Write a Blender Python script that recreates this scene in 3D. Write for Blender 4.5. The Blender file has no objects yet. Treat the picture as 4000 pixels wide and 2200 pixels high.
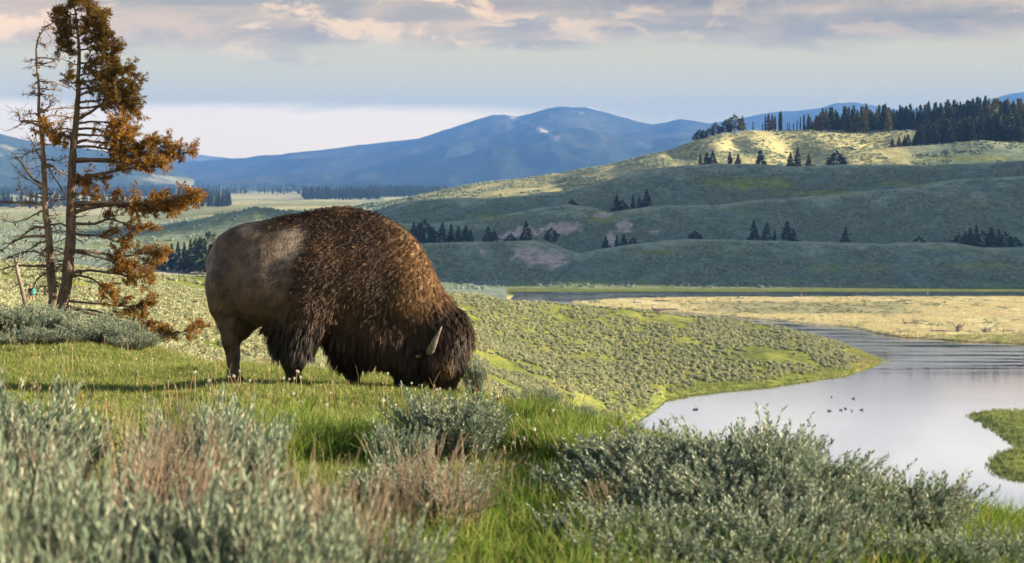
import bpy, math
import numpy as np
from mathutils import Vector

R = np.random.RandomState
rad = math.radians
F, PX0, HY = 5555.0, 2000.0, 690.0      # focal length, centre column and horizon row in photo pixels
CAMZ = 0.0                               # heights are measured from the lens; the river lies 45 m below
WATER = -45.0
scene = bpy.context.scene
COL = scene.collection

# ------------------------------------------------------------------ camera
cd = bpy.data.cameras.new('camera')
cam = bpy.data.objects.new('camera', cd); COL.objects.link(cam)
cam.location = (0, 0, CAMZ); cam.rotation_euler = (rad(90), 0, 0)
cd.sensor_width = 36.0; cd.lens = 36.0 * F / 4000.0
cd.shift_y = -(1100 - HY) / 4000.0
cd.clip_start = 0.1; cd.clip_end = 60000
cd.dof.use_dof = True; cd.dof.focus_distance = 19.0; cd.dof.aperture_fstop = 3.6
scene.camera = cam

# ------------------------------------------------------------------ sky, sun, exposure
SUN_EL, SUN_AZ = 15.5, 92.0              # degrees; azimuth clockwise from the view direction (+Y): low from the right
world = bpy.data.worlds.new('World'); scene.world = world; world.use_nodes = True
nt = world.node_tree; nt.nodes.clear()
def N(tree, t, **kw):
    n = tree.nodes.new(t)
    for k, v in kw.items(): setattr(n, k, v)
    return n
def L(tree, a, b): tree.links.new(a, b)
class G:
    """small helper to write node maths"""
    def __init__(s, tree): s.t = tree
    def val(s, node, i, x):
        if isinstance(x, (int, float)): node.inputs[i].default_value = x
        elif isinstance(x, tuple): node.inputs[i].default_value = x
        else: s.t.links.new(x, node.inputs[i])
    def m(s, op, a, b=0.0, c=0.0, clamp=False):
        n = s.t.nodes.new('ShaderNodeMath'); n.operation = op; n.use_clamp = clamp
        s.val(n, 0, a); s.val(n, 1, b); s.val(n, 2, c); return n.outputs[0]
    def mix(s, f, a, b, mode='MIX'):
        n = s.t.nodes.new('ShaderNodeMix'); n.data_type = 'RGBA'; n.blend_type = mode
        s.val(n, 0, f)
        for i, x in ((6, a), (7, b)):
            if isinstance(x, tuple): n.inputs[i].default_value = (*x[:3], 1)
            else: s.t.links.new(x, n.inputs[i])
        return n.outputs[2]
    def ramp(s, x, lo, hi, smooth=True):
        n = s.t.nodes.new('ShaderNodeMapRange'); n.interpolation_type = 'SMOOTHSTEP' if smooth else 'LINEAR'
        s.val(n, 0, x); s.val(n, 1, lo); s.val(n, 2, hi); return n.outputs[0]
    def noise(s, vec, scale, detail=4, rough=.55, dist=0.0):
        n = s.t.nodes.new('ShaderNodeTexNoise'); s.t.links.new(vec, n.inputs['Vector'])
        n.inputs['Scale'].default_value = scale; n.inputs['Detail'].default_value = detail
        n.inputs['Roughness'].default_value = rough; n.inputs['Distortion'].default_value = dist
        return n.outputs[0]
    def xyz(s, a, b, c):
        n = s.t.nodes.new('ShaderNodeCombineXYZ'); s.val(n, 0, a); s.val(n, 1, b); s.val(n, 2, c); return n.outputs[0]
    def scale(s, vec, k):
        n = s.t.nodes.new('ShaderNodeVectorMath'); n.operation = 'MULTIPLY'
        s.t.links.new(vec, n.inputs[0]); n.inputs[1].default_value = k; return n.outputs[0]
g = G(nt)
sky = N(nt, 'ShaderNodeTexSky', sky_type='NISHITA'); sky.sun_disc = False
sky.sun_elevation = rad(SUN_EL); sky.sun_rotation = rad(SUN_AZ)
sky.altitude = 2300; sky.air_density = 1.0; sky.dust_density = 1.2; sky.ozone_density = 1.0
tc = N(nt, 'ShaderNodeTexCoord')
sp = N(nt, 'ShaderNodeSeparateXYZ'); L(nt, tc.outputs['Generated'], sp.inputs[0])
az = g.m('ARCTAN2', sp.outputs[0], sp.outputs[1]); el = g.m('ARCSINE', sp.outputs[2])
# cloud deck seen from below: stretched along the horizon, denser streaks near its lower edge
v1 = g.xyz(g.m('MULTIPLY', az, 3.2), g.m('MULTIPLY', el, 22.0), 0.3)
v2 = g.xyz(g.m('MULTIPLY', az, 9.0), g.m('MULTIPLY', el, 30.0), 2.7)
v3 = g.xyz(g.m('MULTIPLY', az, 2.2), g.m('MULTIPLY', el, 40.0), 7.1)
n1 = g.noise(v1, 1.6, 8, .58, .5); n2 = g.noise(v2, 1.15, 8, .6, .5); n3 = g.noise(v3, 1.0, 6, .5, .5)
edge = g.m('ADD', el, g.m('MULTIPLY', g.m('SUBTRACT', n1, .5), .045))
edge = g.m('ADD', edge, g.m('MULTIPLY', az, -.010))
edge = g.m('ADD', edge, g.m('MULTIPLY', g.m('SUBTRACT', n2, .5), .022))
deck = g.ramp(edge, .084, .100)
thin = g.ramp(n2, .36, .60)                                            # lit and shaded cloud
streak = g.ramp(n3, .40, .62)
SK, CB = 0.05, 0.50                                                    # sky strength and brightness of the clouds
def cl(r, gg, b): return (r * CB / SK, gg * CB / SK, b * CB / SK)
ccol = g.mix(thin, cl(.20, .195, .205), cl(.50, .44, .375))
ccol = g.mix(g.m('MULTIPLY', streak, g.m('ADD', .25, g.m('MULTIPLY', g.ramp(az, -.22, .12), .60))), ccol, cl(.115, .118, .130))
ccol = g.mix(g.m('MULTIPLY', g.ramp(g.noise(g.xyz(g.m('MULTIPLY', az, 15.0), g.m('MULTIPLY', el, 34.0), 5.0), 1.25, 9, .62, .4), .50, .60), g.m('SUBTRACT', .80, g.m('MULTIPLY', g.ramp(az, -.10, .20), .55))), ccol, cl(.80, .69, .56))
high = g.ramp(el, .120, .165)                                           # the deck thins upward and is bright above
ccol = g.mix(high, ccol, g.mix(thin, cl(.56, .56, .60), cl(.74, .72, .70)))
ccol = g.mix(1.0, ccol, g.mix(high, (.80, .63, .37), (.93, .95, 1.0)), 'MULTIPLY')
# low cream bank above the mountains
lowb = g.m('MULTIPLY', g.ramp(g.m('ADD', el, g.m('MULTIPLY', g.m('SUBTRACT', n1, .5), .018)), .053, .044),
           g.ramp(g.m('ADD', az, g.m('MULTIPLY', g.m('SUBTRACT', n3, .5), .25)), .10, -.06))
lowb = g.m('MULTIPLY', lowb, g.m('ADD', .72, g.m('MULTIPLY', n2, .4)), clamp=True)
wisp = g.m('MULTIPLY', g.ramp(g.noise(v2, 2.3, 6, .55, .3), .62, .72), g.m('MULTIPLY', g.ramp(el, .02, .035), g.ramp(el, .085, .06)))
wisp2 = g.m('MULTIPLY', g.ramp(el, .050, .014), .75)
skyc = g.mix(g.m('MULTIPLY', g.ramp(el, .45, .12), .75), sky.outputs[0], cl(.50, .53, .42))
skyc = g.mix(1.0, skyc, g.mix(g.ramp(el, .30, .10), (1, 1, 1), (.86, .67, .36)), 'MULTIPLY')
skyc = g.mix(wisp2, skyc, cl(.70, .60, .40))
c = g.mix(lowb, skyc, cl(.98, .76, .42))
c = g.mix(g.m('MULTIPLY', wisp, .45), c, cl(.92, .74, .46))
deck = g.m('MULTIPLY', deck, g.m('ADD', g.m('MULTIPLY', g.ramp(el, .50, .26), .8), g.m('MULTIPLY', g.ramp(n2, .5, .62), .2)))     # broken cloud overhead
c = g.mix(deck, c, ccol)
c = g.mix(1.0, c, g.mix(g.ramp(el, .40, .10), (.85, .85, .85), (1.50, 1.36, 1.04)), 'MULTIPLY')     # brighter towards the horizon
bg = N(nt, 'ShaderNodeBackground'); bg.inputs[1].default_value = SK
wo = N(nt, 'ShaderNodeOutputWorld'); L(nt, c, bg.inputs[0]); L(nt, bg.outputs[0], wo.inputs[0])

sd = bpy.data.lights.new('sun', 'SUN'); sd.energy = 5.0; sd.angle = rad(.6); sd.color = (1, .80, .56)
sun = bpy.data.objects.new('sun', sd); COL.objects.link(sun)
sdir = Vector((math.sin(rad(SUN_AZ)) * math.cos(rad(SUN_EL)), math.cos(rad(SUN_AZ)) * math.cos(rad(SUN_EL)), math.sin(rad(SUN_EL))))
sun.rotation_euler = sdir.to_track_quat('Z', 'Y').to_euler()
vs = scene.view_settings
vs.view_transform = 'Standard'; vs.look = 'None'; vs.exposure = 1.85; vs.gamma = 1.0; vs.use_curve_mapping = False
scene.render.engine = 'CYCLES'
cy = scene.cycles
cy.use_denoising = True; cy.denoiser = 'OPENIMAGEDENOISE'; cy.denoising_input_passes = 'RGB_ALBEDO_NORMAL'
cy.max_bounces = 6; cy.diffuse_bounces = 3; cy.transmission_bounces = 3; cy.transparent_max_bounces = 6; cy.volume_bounces = 0
cy.use_adaptive_sampling = True; cy.adaptive_threshold = .015

# ------------------------------------------------------------------ helpers
def tag(o, label=None, cat=None, group=None, kind=None):
    if label: o['label'] = label
    if cat: o['category'] = cat
    if group: o['group'] = group
    if kind: o['kind'] = kind
    return o
def empty(name, loc=(0, 0, 0), rz=0.0):
    o = bpy.data.objects.new(name, None); COL.objects.link(o); o.location = loc; o.rotation_euler = (0, 0, rz)
    o.empty_display_size = .1
    return o
def mesh(name, V, Q=None, T=None, mat=None, smooth=True, col=None):
    V = np.asarray(V, np.float32).reshape(-1, 3)
    me = bpy.data.meshes.new(name)
    nq = 0 if Q is None else len(Q); ntr = 0 if T is None else len(T)
    me.vertices.add(len(V)); me.vertices.foreach_set('co', V.ravel())
    lp = []
    if nq: lp.append(np.asarray(Q, np.int32).ravel())
    if ntr: lp.append(np.asarray(T, np.int32).ravel())
    if lp:
        lp = np.concatenate(lp); me.loops.add(len(lp)); me.loops.foreach_set('vertex_index', lp)
        st = np.concatenate([np.arange(nq) * 4, nq * 4 + np.arange(ntr) * 3]).astype(np.int32)
        me.polygons.add(nq + ntr); me.polygons.foreach_set('loop_start', st)
        me.polygons.foreach_set('use_smooth', np.full(nq + ntr, smooth))
    if col is not None:
        a = me.color_attributes.new('cover', 'FLOAT_COLOR', 'POINT')
        c4 = np.ones((len(V), 4), np.float32); c4[:, :3] = col
        a.data.foreach_set('color', c4.ravel())
    me.update(calc_edges=True)
    if mat: me.materials.append(mat)
    return me
def obj(name, me, parent=None, loc=None, rot=None, scl=None):
    o = bpy.data.objects.new(name, me); COL.objects.link(o)
    if parent: o.parent = parent
    if loc is not None: o.location = loc
    if rot is not None: o.rotation_euler = rot
    if scl is not None: o.scale = scl
    return o
class Geo:
    def __init__(s): s.v, s.q, s.t, s.c, s.n = [], [], [], [], 0
    def add(s, V, Q=None, T=None, col=None):
        V = np.asarray(V, np.float32).reshape(-1, 3)
        if Q is not None and len(Q): s.q.append(np.asarray(Q, np.int64) + s.n)
        if T is not None and len(T): s.t.append(np.asarray(T, np.int64) + s.n)
        s.v.append(V); s.n += len(V)
        if col is not None: s.c.append(np.broadcast_to(np.asarray(col, np.float32), (len(V), 3)))
    def tube(s, P, rr, n=6, cap=True, col=None):
        P = np.asarray(P, float); m = len(P); rr = np.broadcast_to(np.asarray(rr, float), (m,))
        T = np.gradient(P, axis=0); T /= np.linalg.norm(T, axis=1)[:, None] + 1e-9
        up = np.array([.31, .93, .17]) if abs(T[0] @ np.array([.31, .93, .17])) < .9 else np.array([1., 0, 0])
        A = np.cross(T, up); A /= np.linalg.norm(A, axis=1)[:, None] + 1e-9; B = np.cross(T, A)
        a = np.arange(n) * 2 * np.pi / n
        V = P[:, None] + rr[:, None, None] * (np.cos(a)[None, :, None] * A[:, None] + np.sin(a)[None, :, None] * B[:, None])
        i, j = np.meshgrid(np.arange(m - 1), np.arange(n), indexing='ij')
        q = np.stack([i * n + j, i * n + (j + 1) % n, (i + 1) * n + (j + 1) % n, (i + 1) * n + j], -1).reshape(-1, 4)
        V = V.reshape(-1, 3); t = None
        if cap:
            V = np.vstack([V, P[-1:], P[:1]]); k = m * n; jj = np.arange(n)
            t = np.vstack([np.stack([(m - 1) * n + jj, (m - 1) * n + (jj + 1) % n, np.full(n, k)], -1),
                           np.stack([(jj + 1) % n, jj, np.full(n, k + 1)], -1)])
        s.add(V, q, t, col)
    def blob(s, c, r, nu=10, nv=7, col=None):
        a = np.arange(nu) * 2 * np.pi / nu; b = np.linspace(0.02, np.pi - .02, nv)
        A, Bv = np.meshgrid(a, b)
        V = np.stack([np.cos(A) * np.sin(Bv) * r[0] + c[0], np.sin(A) * np.sin(Bv) * r[1] + c[1], np.cos(Bv) * r[2] + c[2]], -1).reshape(-1, 3)
        i, j = np.meshgrid(np.arange(nv - 1), np.arange(nu), indexing='ij')
        s.add(V, np.stack([i * nu + j, (i + 1) * nu + j, (i + 1) * nu + (j + 1) % nu, i * nu + (j + 1) % nu], -1).reshape(-1, 4), None, col)
    def mesh(s, name, mat=None, smooth=True):
        return mesh(name, np.vstack(s.v), np.vstack(s.q) if s.q else None, np.vstack(s.t) if s.t else None, mat, smooth,
                    np.vstack(s.c) if s.c else None)
def _h(ix, iy, seed):
    h = (ix * 374761393 + iy * 668265263 + seed * 974711) & 0x7fffffff
    h = ((h ^ (h >> 13)) * 1274126177) & 0x7fffffff
    return ((h ^ (h >> 16)) & 0xffff) / 65535.0
def vnoise(x, y, seed=0):
    x = np.asarray(x, float); y = np.asarray(y, float)
    ix = np.floor(x).astype(np.int64); iy = np.floor(y).astype(np.int64); fx = x - ix; fy = y - iy
    fx = fx * fx * fx * (fx * (fx * 6 - 15) + 10); fy = fy * fy * fy * (fy * (fy * 6 - 15) + 10)
    a = _h(ix, iy, seed); b = _h(ix + 1, iy, seed); c_ = _h(ix, iy + 1, seed); d = _h(ix + 1, iy + 1, seed)
    return (a * (1 - fx) + b * fx) * (1 - fy) + (c_ * (1 - fx) + d * fx) * fy
def fbm(x, y, seed=0, o=4, g_=.5):
    s = 0; a = 1; t = 0
    for k in range(o):
        s = s + a * vnoise(x * 2 ** k + 17.3 * k, y * 2 ** k - 9.1 * k, seed + k); t += a; a *= g_
    return s / t
def sstep(a, b, x):
    t = np.clip((x - a) / (b - a), 0, 1); return t * t * (3 - 2 * t)

# ------------------------------------------------------------------ materials
def pmat(name, build):
    m = bpy.data.materials.new(name); m.use_nodes = True; t = m.node_tree; t.nodes.clear()
    out = t.nodes.new('ShaderNodeOutputMaterial'); gg = G(t)
    s = build(t, gg); t.links.new(s, out.inputs[0]); return m
def principled(t, gg, colr, rough=.8, spec=.25, bump=None, bstr=.4, bdist=.02, **kw):
    p = t.nodes.new('ShaderNodeBsdfPrincipled')
    if isinstance(colr, tuple): p.inputs['Base Color'].default_value = (*colr[:3], 1)
    else: t.links.new(colr, p.inputs['Base Color'])
    if isinstance(rough, (int, float)): p.inputs['Roughness'].default_value = rough
    else: t.links.new(rough, p.inputs['Roughness'])
    p.inputs['Specular IOR Level'].default_value = spec
    for k, v in kw.items(): p.inputs[k].default_value = v
    if bump is not None:
        b = t.nodes.new('ShaderNodeBump'); b.inputs['Strength'].default_value = bstr; b.inputs['Distance'].default_value = bdist
        t.links.new(bump, b.inputs['Height']); t.links.new(b.outputs[0], p.inputs['Normal'])
    return p.outputs[0]
def objco(t): return t.nodes.new('ShaderNodeTexCoord').outputs['Object']
def attr(t, n='cover'):
    a = t.nodes.new('ShaderNodeAttribute'); a.attribute_name = n; return a.outputs['Color']
def leafmat(name, c1, c2, trans=.35, scale=3.0, tip=None, vary=.5, rough=.6):
    """thin leaves: diffuse and translucent, colour drifting from plant to plant and leaf to leaf"""
    def b(t, gg):
        geo = t.nodes.new('ShaderNodeNewGeometry'); oi = t.nodes.new('ShaderNodeObjectInfo')
        n = gg.noise(geo.outputs['Position'], scale, 2)
        f = gg.m('ADD', gg.m('MULTIPLY', gg.ramp(n, .3, .7), .6), gg.m('MULTIPLY', oi.outputs['Random'], vary), clamp=True)
        f = gg.m('ADD', f, gg.m('MULTIPLY', gg.m('SUBTRACT', geo.outputs['Random Per Island'], .5), .5), clamp=True)
        cc = gg.mix(f, c1, c2)
        if tip: cc = gg.mix(gg.m('MULTIPLY', gg.ramp(geo.outputs['Random Per Island'], .82, .86), 1.0), cc, tip)
        p = principled(t, gg, cc, rough, .2)
        tr = t.nodes.new('ShaderNodeBsdfTranslucent'); t.links.new(cc, tr.inputs[0])
        mx = t.nodes.new('ShaderNodeMixShader'); mx.inputs[0].default_value = trans
        t.links.new(p, mx.inputs[1]); t.links.new(tr.outputs[0], mx.inputs[2]); return mx.outputs[0]
    return pmat(name, b)
def plain(name, c1, c2, rough=.8, scale=6.0, bstr=.5, bdist=.02, spec=.25, stretch=(1, 1, 1)):
    def b(t, gg):
        co = gg.scale(objco(t), stretch)
        n = gg.noise(co, scale, 6, .6); n2 = gg.noise(co, scale * 4.3, 4)
        return principled(t, gg, gg.mix(gg.ramp(gg.m('ADD', gg.m('MULTIPLY', n, .65), gg.m('MULTIPLY', n2, .35)), .36, .64), c1, c2), rough, spec, n2, bstr, bdist)
    return pmat(name, b)
M = {}
M['grass'] = leafmat('grass', (.120, .195, .030), (.235, .315, .068), .45, .45, tip=(.34, .33, .14))
M['tallgrass'] = leafmat('tall_grass', (.085, .165, .02), (.175, .27, .045), .45, .8, tip=(.25, .26, .08))
M['straw'] = leafmat('straw', (.34, .27, .15), (.46, .38, .23), .25, 2)
M['straw_pale'] = leafmat('pale_straw', (.55, .50, .27), (.68, .62, .38), .35, .2)
M['redstem'] = leafmat('red_stem', (.30, .15, .09), (.42, .33, .18), .2, 2)
M['sage'] = leafmat('sage_leaf', (.115, .180, .128), (.245, .325, .235), .25, 2.5, tip=(.40, .44, .33))
M['sagewood'] = plain('sage_wood', (.10, .075, .06), (.22, .175, .15), .9, 30)
M['drystalk'] = leafmat('dry_stalk', (.20, .158, .118), (.32, .262, .198), .15, 3)
M['seedhead'] = leafmat('seed_head', (.66, .63, .58), (.78, .76, .72), .3, 5)
M['needle_red'] = leafmat('rusty_needle', (.16, .080, .016), (.30, .150, .028), .30, 1.2, tip=(.20, .16, .04))
M['needle_brown'] = leafmat('brown_needle', (.075, .050, .014), (.165, .098, .020), .30, 1.2, tip=(.15, .125, .035))
M['bark'] = plain('pine_bark', (.055, .041, .032), (.155, .12, .097), .95, 9, .9, .03, stretch=(1, 1, .35))
M['deadwood'] = plain('dead_wood', (.075, .055, .042), (.24, .19, .15), .95, 7, .9, .03, stretch=(1, 1, .3))
M['drift'] = plain('drift_wood', (.12, .10, .095), (.30, .26, .24), .9, 2)
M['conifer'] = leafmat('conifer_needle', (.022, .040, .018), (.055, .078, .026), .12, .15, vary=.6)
M['conifer_sunlit'] = leafmat('sunlit_pine_needle', (.10, .105, .03), (.16, .15, .045), .15, .15, vary=.6)  # lighter copy of the conifer needle with golden sunlight in its colour
M['conifer_red'] = leafmat('rusty_conifer_needle', (.11, .045, .025), (.16, .075, .035), .12, .15)
M['ctrunk'] = plain('conifer_trunk', (.06, .05, .045), (.13, .11, .10), .95, 3)
M['bush'] = leafmat('bush_leaf', (.245, .29, .155), (.44, .455, .275), .25, .3, vary=.7)
M['bush_shade'] = leafmat('shaded_hill_sage_leaf', (.22, .29, .225), (.37, .445, .345), .2, .05, vary=.7)  # bluer copy of bush_leaf, the shade of the hills put into its colour

def ground_mat():
    def b(t, gg):
        geo = t.nodes.new('ShaderNodeNewGeometry'); P = geo.outputs['Position']
        n1 = gg.noise(P, .9, 5, .6); n2 = gg.noise(P, .12, 4, .55); n3 = gg.noise(P, 9, 4, .6)
        n4 = gg.noise(P, .34, 3, .6)
        k = gg.m('ADD', gg.m('MULTIPLY', n1, .30), gg.m('ADD', gg.m('ADD', gg.m('MULTIPLY', n2, .22), gg.m('MULTIPLY', n4, .33)), gg.m('MULTIPLY', n3, .15)))
        c_ = gg.mix(1.0, attr(t), gg.mix(gg.ramp(k, .38, .62), (.55, .57, .60), (1.40, 1.38, 1.32)), 'MULTIPLY')
        return principled(t, gg, c_, .95, .1, gg.m('ADD', n1, gg.m('MULTIPLY', n3, .15)), .7, .35)
    return pmat('ground_cover', b)
M['ground'] = ground_mat()

# ------------------------------------------------------------------ terrain: knots along each line of sight, distances from what lies there
def C(pts):
    a = np.array(pts, float); return a[:, 0], a[:, 1], a[:, 2]
def yd(z, d): return HY - z / d * F
WD = lambda y: -WATER * F / (y - HY)
near = [(-3000, -1.50, 1.), (9000, -1.60, 1.)]
KB = [(-2500, 1300, 22), (-800, 1330, 21), (0, 1400, 20), (300, 1420, 19.5), (600, 1470, 17.5), (900, 1497, 15), (1300, 1512, 14.8), (1700, 1545, 14.6),
      (1900, 1580, 13.7), (2200, 1650, 11.8), (2500, 1735, 10.5), (3000, 1890, 9), (3500, 2015, 8.2), (4000, 2115, 7.9), (4800, 2240, 7.5), (9000, 2450, 7)]
KC = [(-2500, 1200, 36), (-800, 1200, 34), (0, 1255, 31), (300, 1278, 30), (600, 1370, 25), (800, 1425, 21), (1100, 1452, 19), (1600, 1500, 17.5), (1900, 1555, 15.5),
      (2200, 1625, 13.5), (2500, 1705, 12), (3000, 1850, 10.5), (3500, 1975, 9.5), (4000, 2075, 9), (4800, 2200, 8.5), (9000, 2400, 8)]
SH = [(2500, 1642), (2560, 1600), (2600, 1562), (2700, 1541), (3000, 1511), (3300, 1470), (3470, 1416)]
KM0 = [(-2500, 1290, 60), (-800, 1290, 60), (0, 1290, 66), (500, 1400, 90), (1000, 1450, 125), (1500, 1520, 165), (2000, 1600, 215), (2400, 1652, 248)] + \
      [(p, yd(-46.6, WD(y) - 9), WD(y) - 9) for p, y in SH] + [(3700, yd(-47, 330), 330), (9000, yd(-47, 330), 330)]
KS = [(-2500, 1230, 85), (0, 1232, 85), (500, 1320, 115), (1000, 1385, 150), (1500, 1440, 195), (2000, 1510, 240), (2400, 1590, 262)] + \
     [(p, y, WD(y)) for p, y in SH] + [(3700, yd(-47, 345), 345), (9000, yd(-47, 345), 345)]
KM1 = [(-2500, 1170, 115), (0, 1170, 115), (500, 1225, 150), (1000, 1290, 190), (1500, 1345, 235), (2000, 1395, 285), (2400, 1432, 305), (2600, 1440, 310), (2800, 1413, 322),
       (3000, 1398, 330), (3300, 1398, 343), (3470, 1410, 349), (3700, yd(-47, 352), 352), (9000, yd(-47, 352), 352)]
KM2 = [(-2500, 1035, 245), (0, 1043, 245), (300, 1050, 250), (700, 1080, 265), (815, 1093, 270), (1200, 1125, 290), (1700, 1152, 330), (2000, 1182, 350), (2200, 1201, 365),
       (2500, 1218, 383), (2800, 1238, 392), (3000, 1266, 388), (3100, 1288, 384), (3350, 1366, 366), (3470, 1411, 354), (3700, yd(-47, 358), 358), (9000, yd(-47, 358), 358)]
KM3 = [(-2500, 1055, 300), (0, 1060, 300), (700, 1095, 310), (1200, 1135, 350), (1700, 1168, 400), (1900, 1190, 410), (1990, yd(-46.5, 400), 400), (2500, yd(-46.6, 402), 402), (3000, yd(-46.8, 400), 400),
       (3350, yd(-47, 374), 374), (3700, yd(-47, 366), 366), (9000, yd(-47, 366), 366)]
MB = [(2248, 1191), (2330, 1203), (2500, 1213), (2868, 1242), (2996, 1251), (3166, 1268), (3337, 1281), (3400, 1300), (3508, 1317), (3764, 1335), (4000, 1347), (4800, 1385), (9000, 1400)]
mfar = lambda p: np.interp(p, [2248, 2400, 2600, 4000, 9000], [1184, 1171, 1164, 1161, 1161])
KR1 = [(-2500, 1052, 400), (700, 1082, 410), (1200, 1125, 430), (1700, 1155, 460), (1900, 1172, 480), (2000, yd(-46, 450), 450), (2200, yd(-46, 470), 470)] + [(p, yd(-46.2, WD(y) - 4), WD(y) - 4) for p, y in MB]
KR2 = [(-2500, 1050, 430), (700, 1078, 450), (1200, 1118, 470), (1700, 1148, 500), (1900, 1166, 505), (2000, yd(-46, 480), 480), (2200, yd(-46, 495), 495)] + [(p, yd(-44.55, WD(y) + 2.5), WD(y) + 2.5) for p, y in MB]
KR3 = [(-2500, 1049, 445), (700, 1076, 462), (1200, 1114, 490), (1700, 1144, 515), (1900, 1162, 518), (2000, yd(-46, 500), 500), (2200, yd(-46, 504), 504)] + \
      [(p, yd(-44.55, WD(mfar(p)) - 2), WD(mfar(p)) - 2) for p in (2248, 2330, 2500, 2868, 3337, 4000, 9000)]
KR4 = [(-2500, 1048, 455), (700, 1074, 470), (1200, 1110, 500), (1700, 1141, 525), (1900, 1158, 526), (2000, 1163, WD(1163)), (2200, yd(-46.3, WD(1159)), WD(1159)), (2500, yd(-46.3, 532), 532), (9000, yd(-46.3, 533), 533)]
KR5 = [(-2500, 1046, 470), (700, 1072, 485), (1200, 1106, 515), (1700, 1135, 540), (2000, 1152, 541), (2200, 1153, 541), (2600, 1152, 543), (9000, 1151, 544)]
KH0 = [(-2500, 1055, 520), (0, 1058, 520), (600, 1066, 522), (815, 1072, 540), (1300, 1090, 570), (1700, 1100, 600), (1950, 1118, 590), (2200, 1130, 574), (9000, 1130, 574)]
L1 = [(-2500, 960, 700), (0, 965, 690), (500, 972, 680), (640, 985, 670), (830, 975, 670), (1200, 960, 650), (1643, 948, 640), (1872, 940, 640), (2089, 937, 640), (2143, 945, 640), (2187, 964, 640),
      (2258, 992, 632), (2350, 972, 640), (2470, 948, 645), (2578, 935, 650), (2687, 932, 650), (2882, 940, 650), (3165, 951, 645), (3447, 960, 640), (3560, 950, 640), (3729, 948, 640),
      (3842, 968, 640), (4000, 968, 640), (4800, 960, 640), (9000, 960, 640)]
L1b = [(-2500, 950, 735), (830, 965, 700), (1300, 958, 685), (1643, 976, 668), (2187, 990, 668), (2258, 1000, 660), (2350, 1000, 668), (2600, 968, 676), (3165, 984, 672), (3842, 996, 668), (9000, 986, 668)]
L2 = [(-2500, 880, 900), (0, 880, 900), (400, 893, 850), (590, 893, 800), (800, 853, 790), (994, 818, 780), (1102, 828, 780), (1300, 850, 765), (1500, 860, 745), (1650, 868, 735), (1845, 853, 730),
      (2090, 815, 735), (2225, 801, 738), (2306, 815, 738), (2377, 840, 738), (2450, 832, 742), (2567, 815, 748), (2800, 804, 752), (2882, 796, 755), (3052, 779, 760), (3334, 751, 768), (3560, 728, 775),
      (3785, 700, 782), (4000, 683, 788), (4800, 640, 790), (9000, 600, 790)]
L2b = [(-2500, 876, 960), (400, 890, 910), (590, 900, 850), (994, 835, 825), (1300, 860, 800), (1650, 892, 765), (2225, 832, 766), (2400, 860, 768), (2800, 830, 782), (3334, 780, 796), (4000, 712, 808), (9000, 630, 812)]
L3 = [(-2500, 870, 1100), (0, 870, 1100), (600, 872, 1060), (1000, 835, 980), (1300, 845, 900), (1500, 815, 880), (1600, 795, 862), (1900, 775, 852), (2198, 755, 852), (2307, 733, 854), (2388, 706, 856), (2470, 681, 858),
      (2551, 663, 862), (2680, 649, 865), (2800, 646, 868), (2939, 649, 868), (3080, 655, 868), (3277, 643, 872), (3560, 638, 875), (3785, 627, 876), (4000, 621, 876), (4800, 600, 876), (9000, 590, 876)]
L3b = [(-2500, 866, 1150), (600, 868, 1120), (1000, 830, 1030), (1300, 838, 935), (1600, 800, 890), (1900, 795, 880), (2198, 778, 880), (2388, 734, 882), (2551, 688, 886), (2939, 674, 890), (3080, 680, 890), (3277, 668, 892), (4000, 648, 896), (9000, 615, 896)]
L3c = [(-2500, 862, 1200), (600, 863, 1180), (1000, 824, 1080), (1300, 830, 975), (1500, 812, 930), (1700, 775, 930), (1926, 742, 932), (2198, 730, 935), (2415, 684, 938), (2600, 635, 940), (2800, 606, 942), (2939, 608, 944), (3108, 632, 945),
       (3305, 593, 948), (3560, 559, 955), (3842, 545, 955), (4000, 554, 955), (4800, 560, 955), (9000, 560, 955)]
L3d = [(-2500, 858, 1260), (600, 858, 1240), (1000, 818, 1150), (1300, 822, 1030), (1500, 808, 950), (1700, 768, 955), (1926, 733, 965), (2198, 706, 970), (2415, 662, 975), (2600, 608, 975), (2800, 565, 978), (2939, 558, 980), (3108, 580, 980),
       (3305, 586, 982), (3560, 564, 985), (3842, 552, 985), (9000, 560, 985)]
L4 = [(-2500, 850, 1350), (0, 850, 1350), (600, 850, 1330), (1000, 813, 1280), (1300, 812, 1140), (1400, 806, 1030), (1500, 800, 975), (1600, 782, 985), (1681, 762, 990), (1763, 743, 1000), (1926, 718, 1010), (2089, 703, 1015), (2252, 676, 1022),
      (2415, 641, 1030), (2524, 614, 1032), (2633, 581, 1035), (2702, 553, 1036), (2826, 516, 1038), (2939, 502, 1040), (3165, 505, 1042), (3560, 507, 1045), (4000, 505, 1045), (4800, 500, 1045), (9000, 480, 1045)]
L5 = [(-2500, 830, 1600), (600, 830, 1600), (1300, 808, 1350), (1500, 806, 1150), (1700, 775, 1150), (2252, 700, 1150), (2826, 545, 1150), (9000, 530, 1150)]
KF = [[(-2500, yd(-41, 2200), 2200), (9000, yd(-38, 2200), 2200)], [(-2500, yd(-45, 3500), 3500), (9000, yd(-45, 3500), 3500)],
      [(-2500, yd(-42, 5200), 5200), (9000, yd(-42, 5200), 5200)], [(-2500, yd(-32, 7500), 7500), (9000, yd(-32, 7500), 7500)], [(-2500, yd(-20, 13000), 13000), (9000, yd(-20, 13000), 13000)]]
knots = []
def addk(fd, fz): knots.append((fd, fz))
def kcurve(pts):
    p, y, d = C(pts)
    return (lambda q: np.interp(q, p, d)), (lambda q: -(np.interp(q, p, y) - HY) / F * np.interp(q, p, d))
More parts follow.
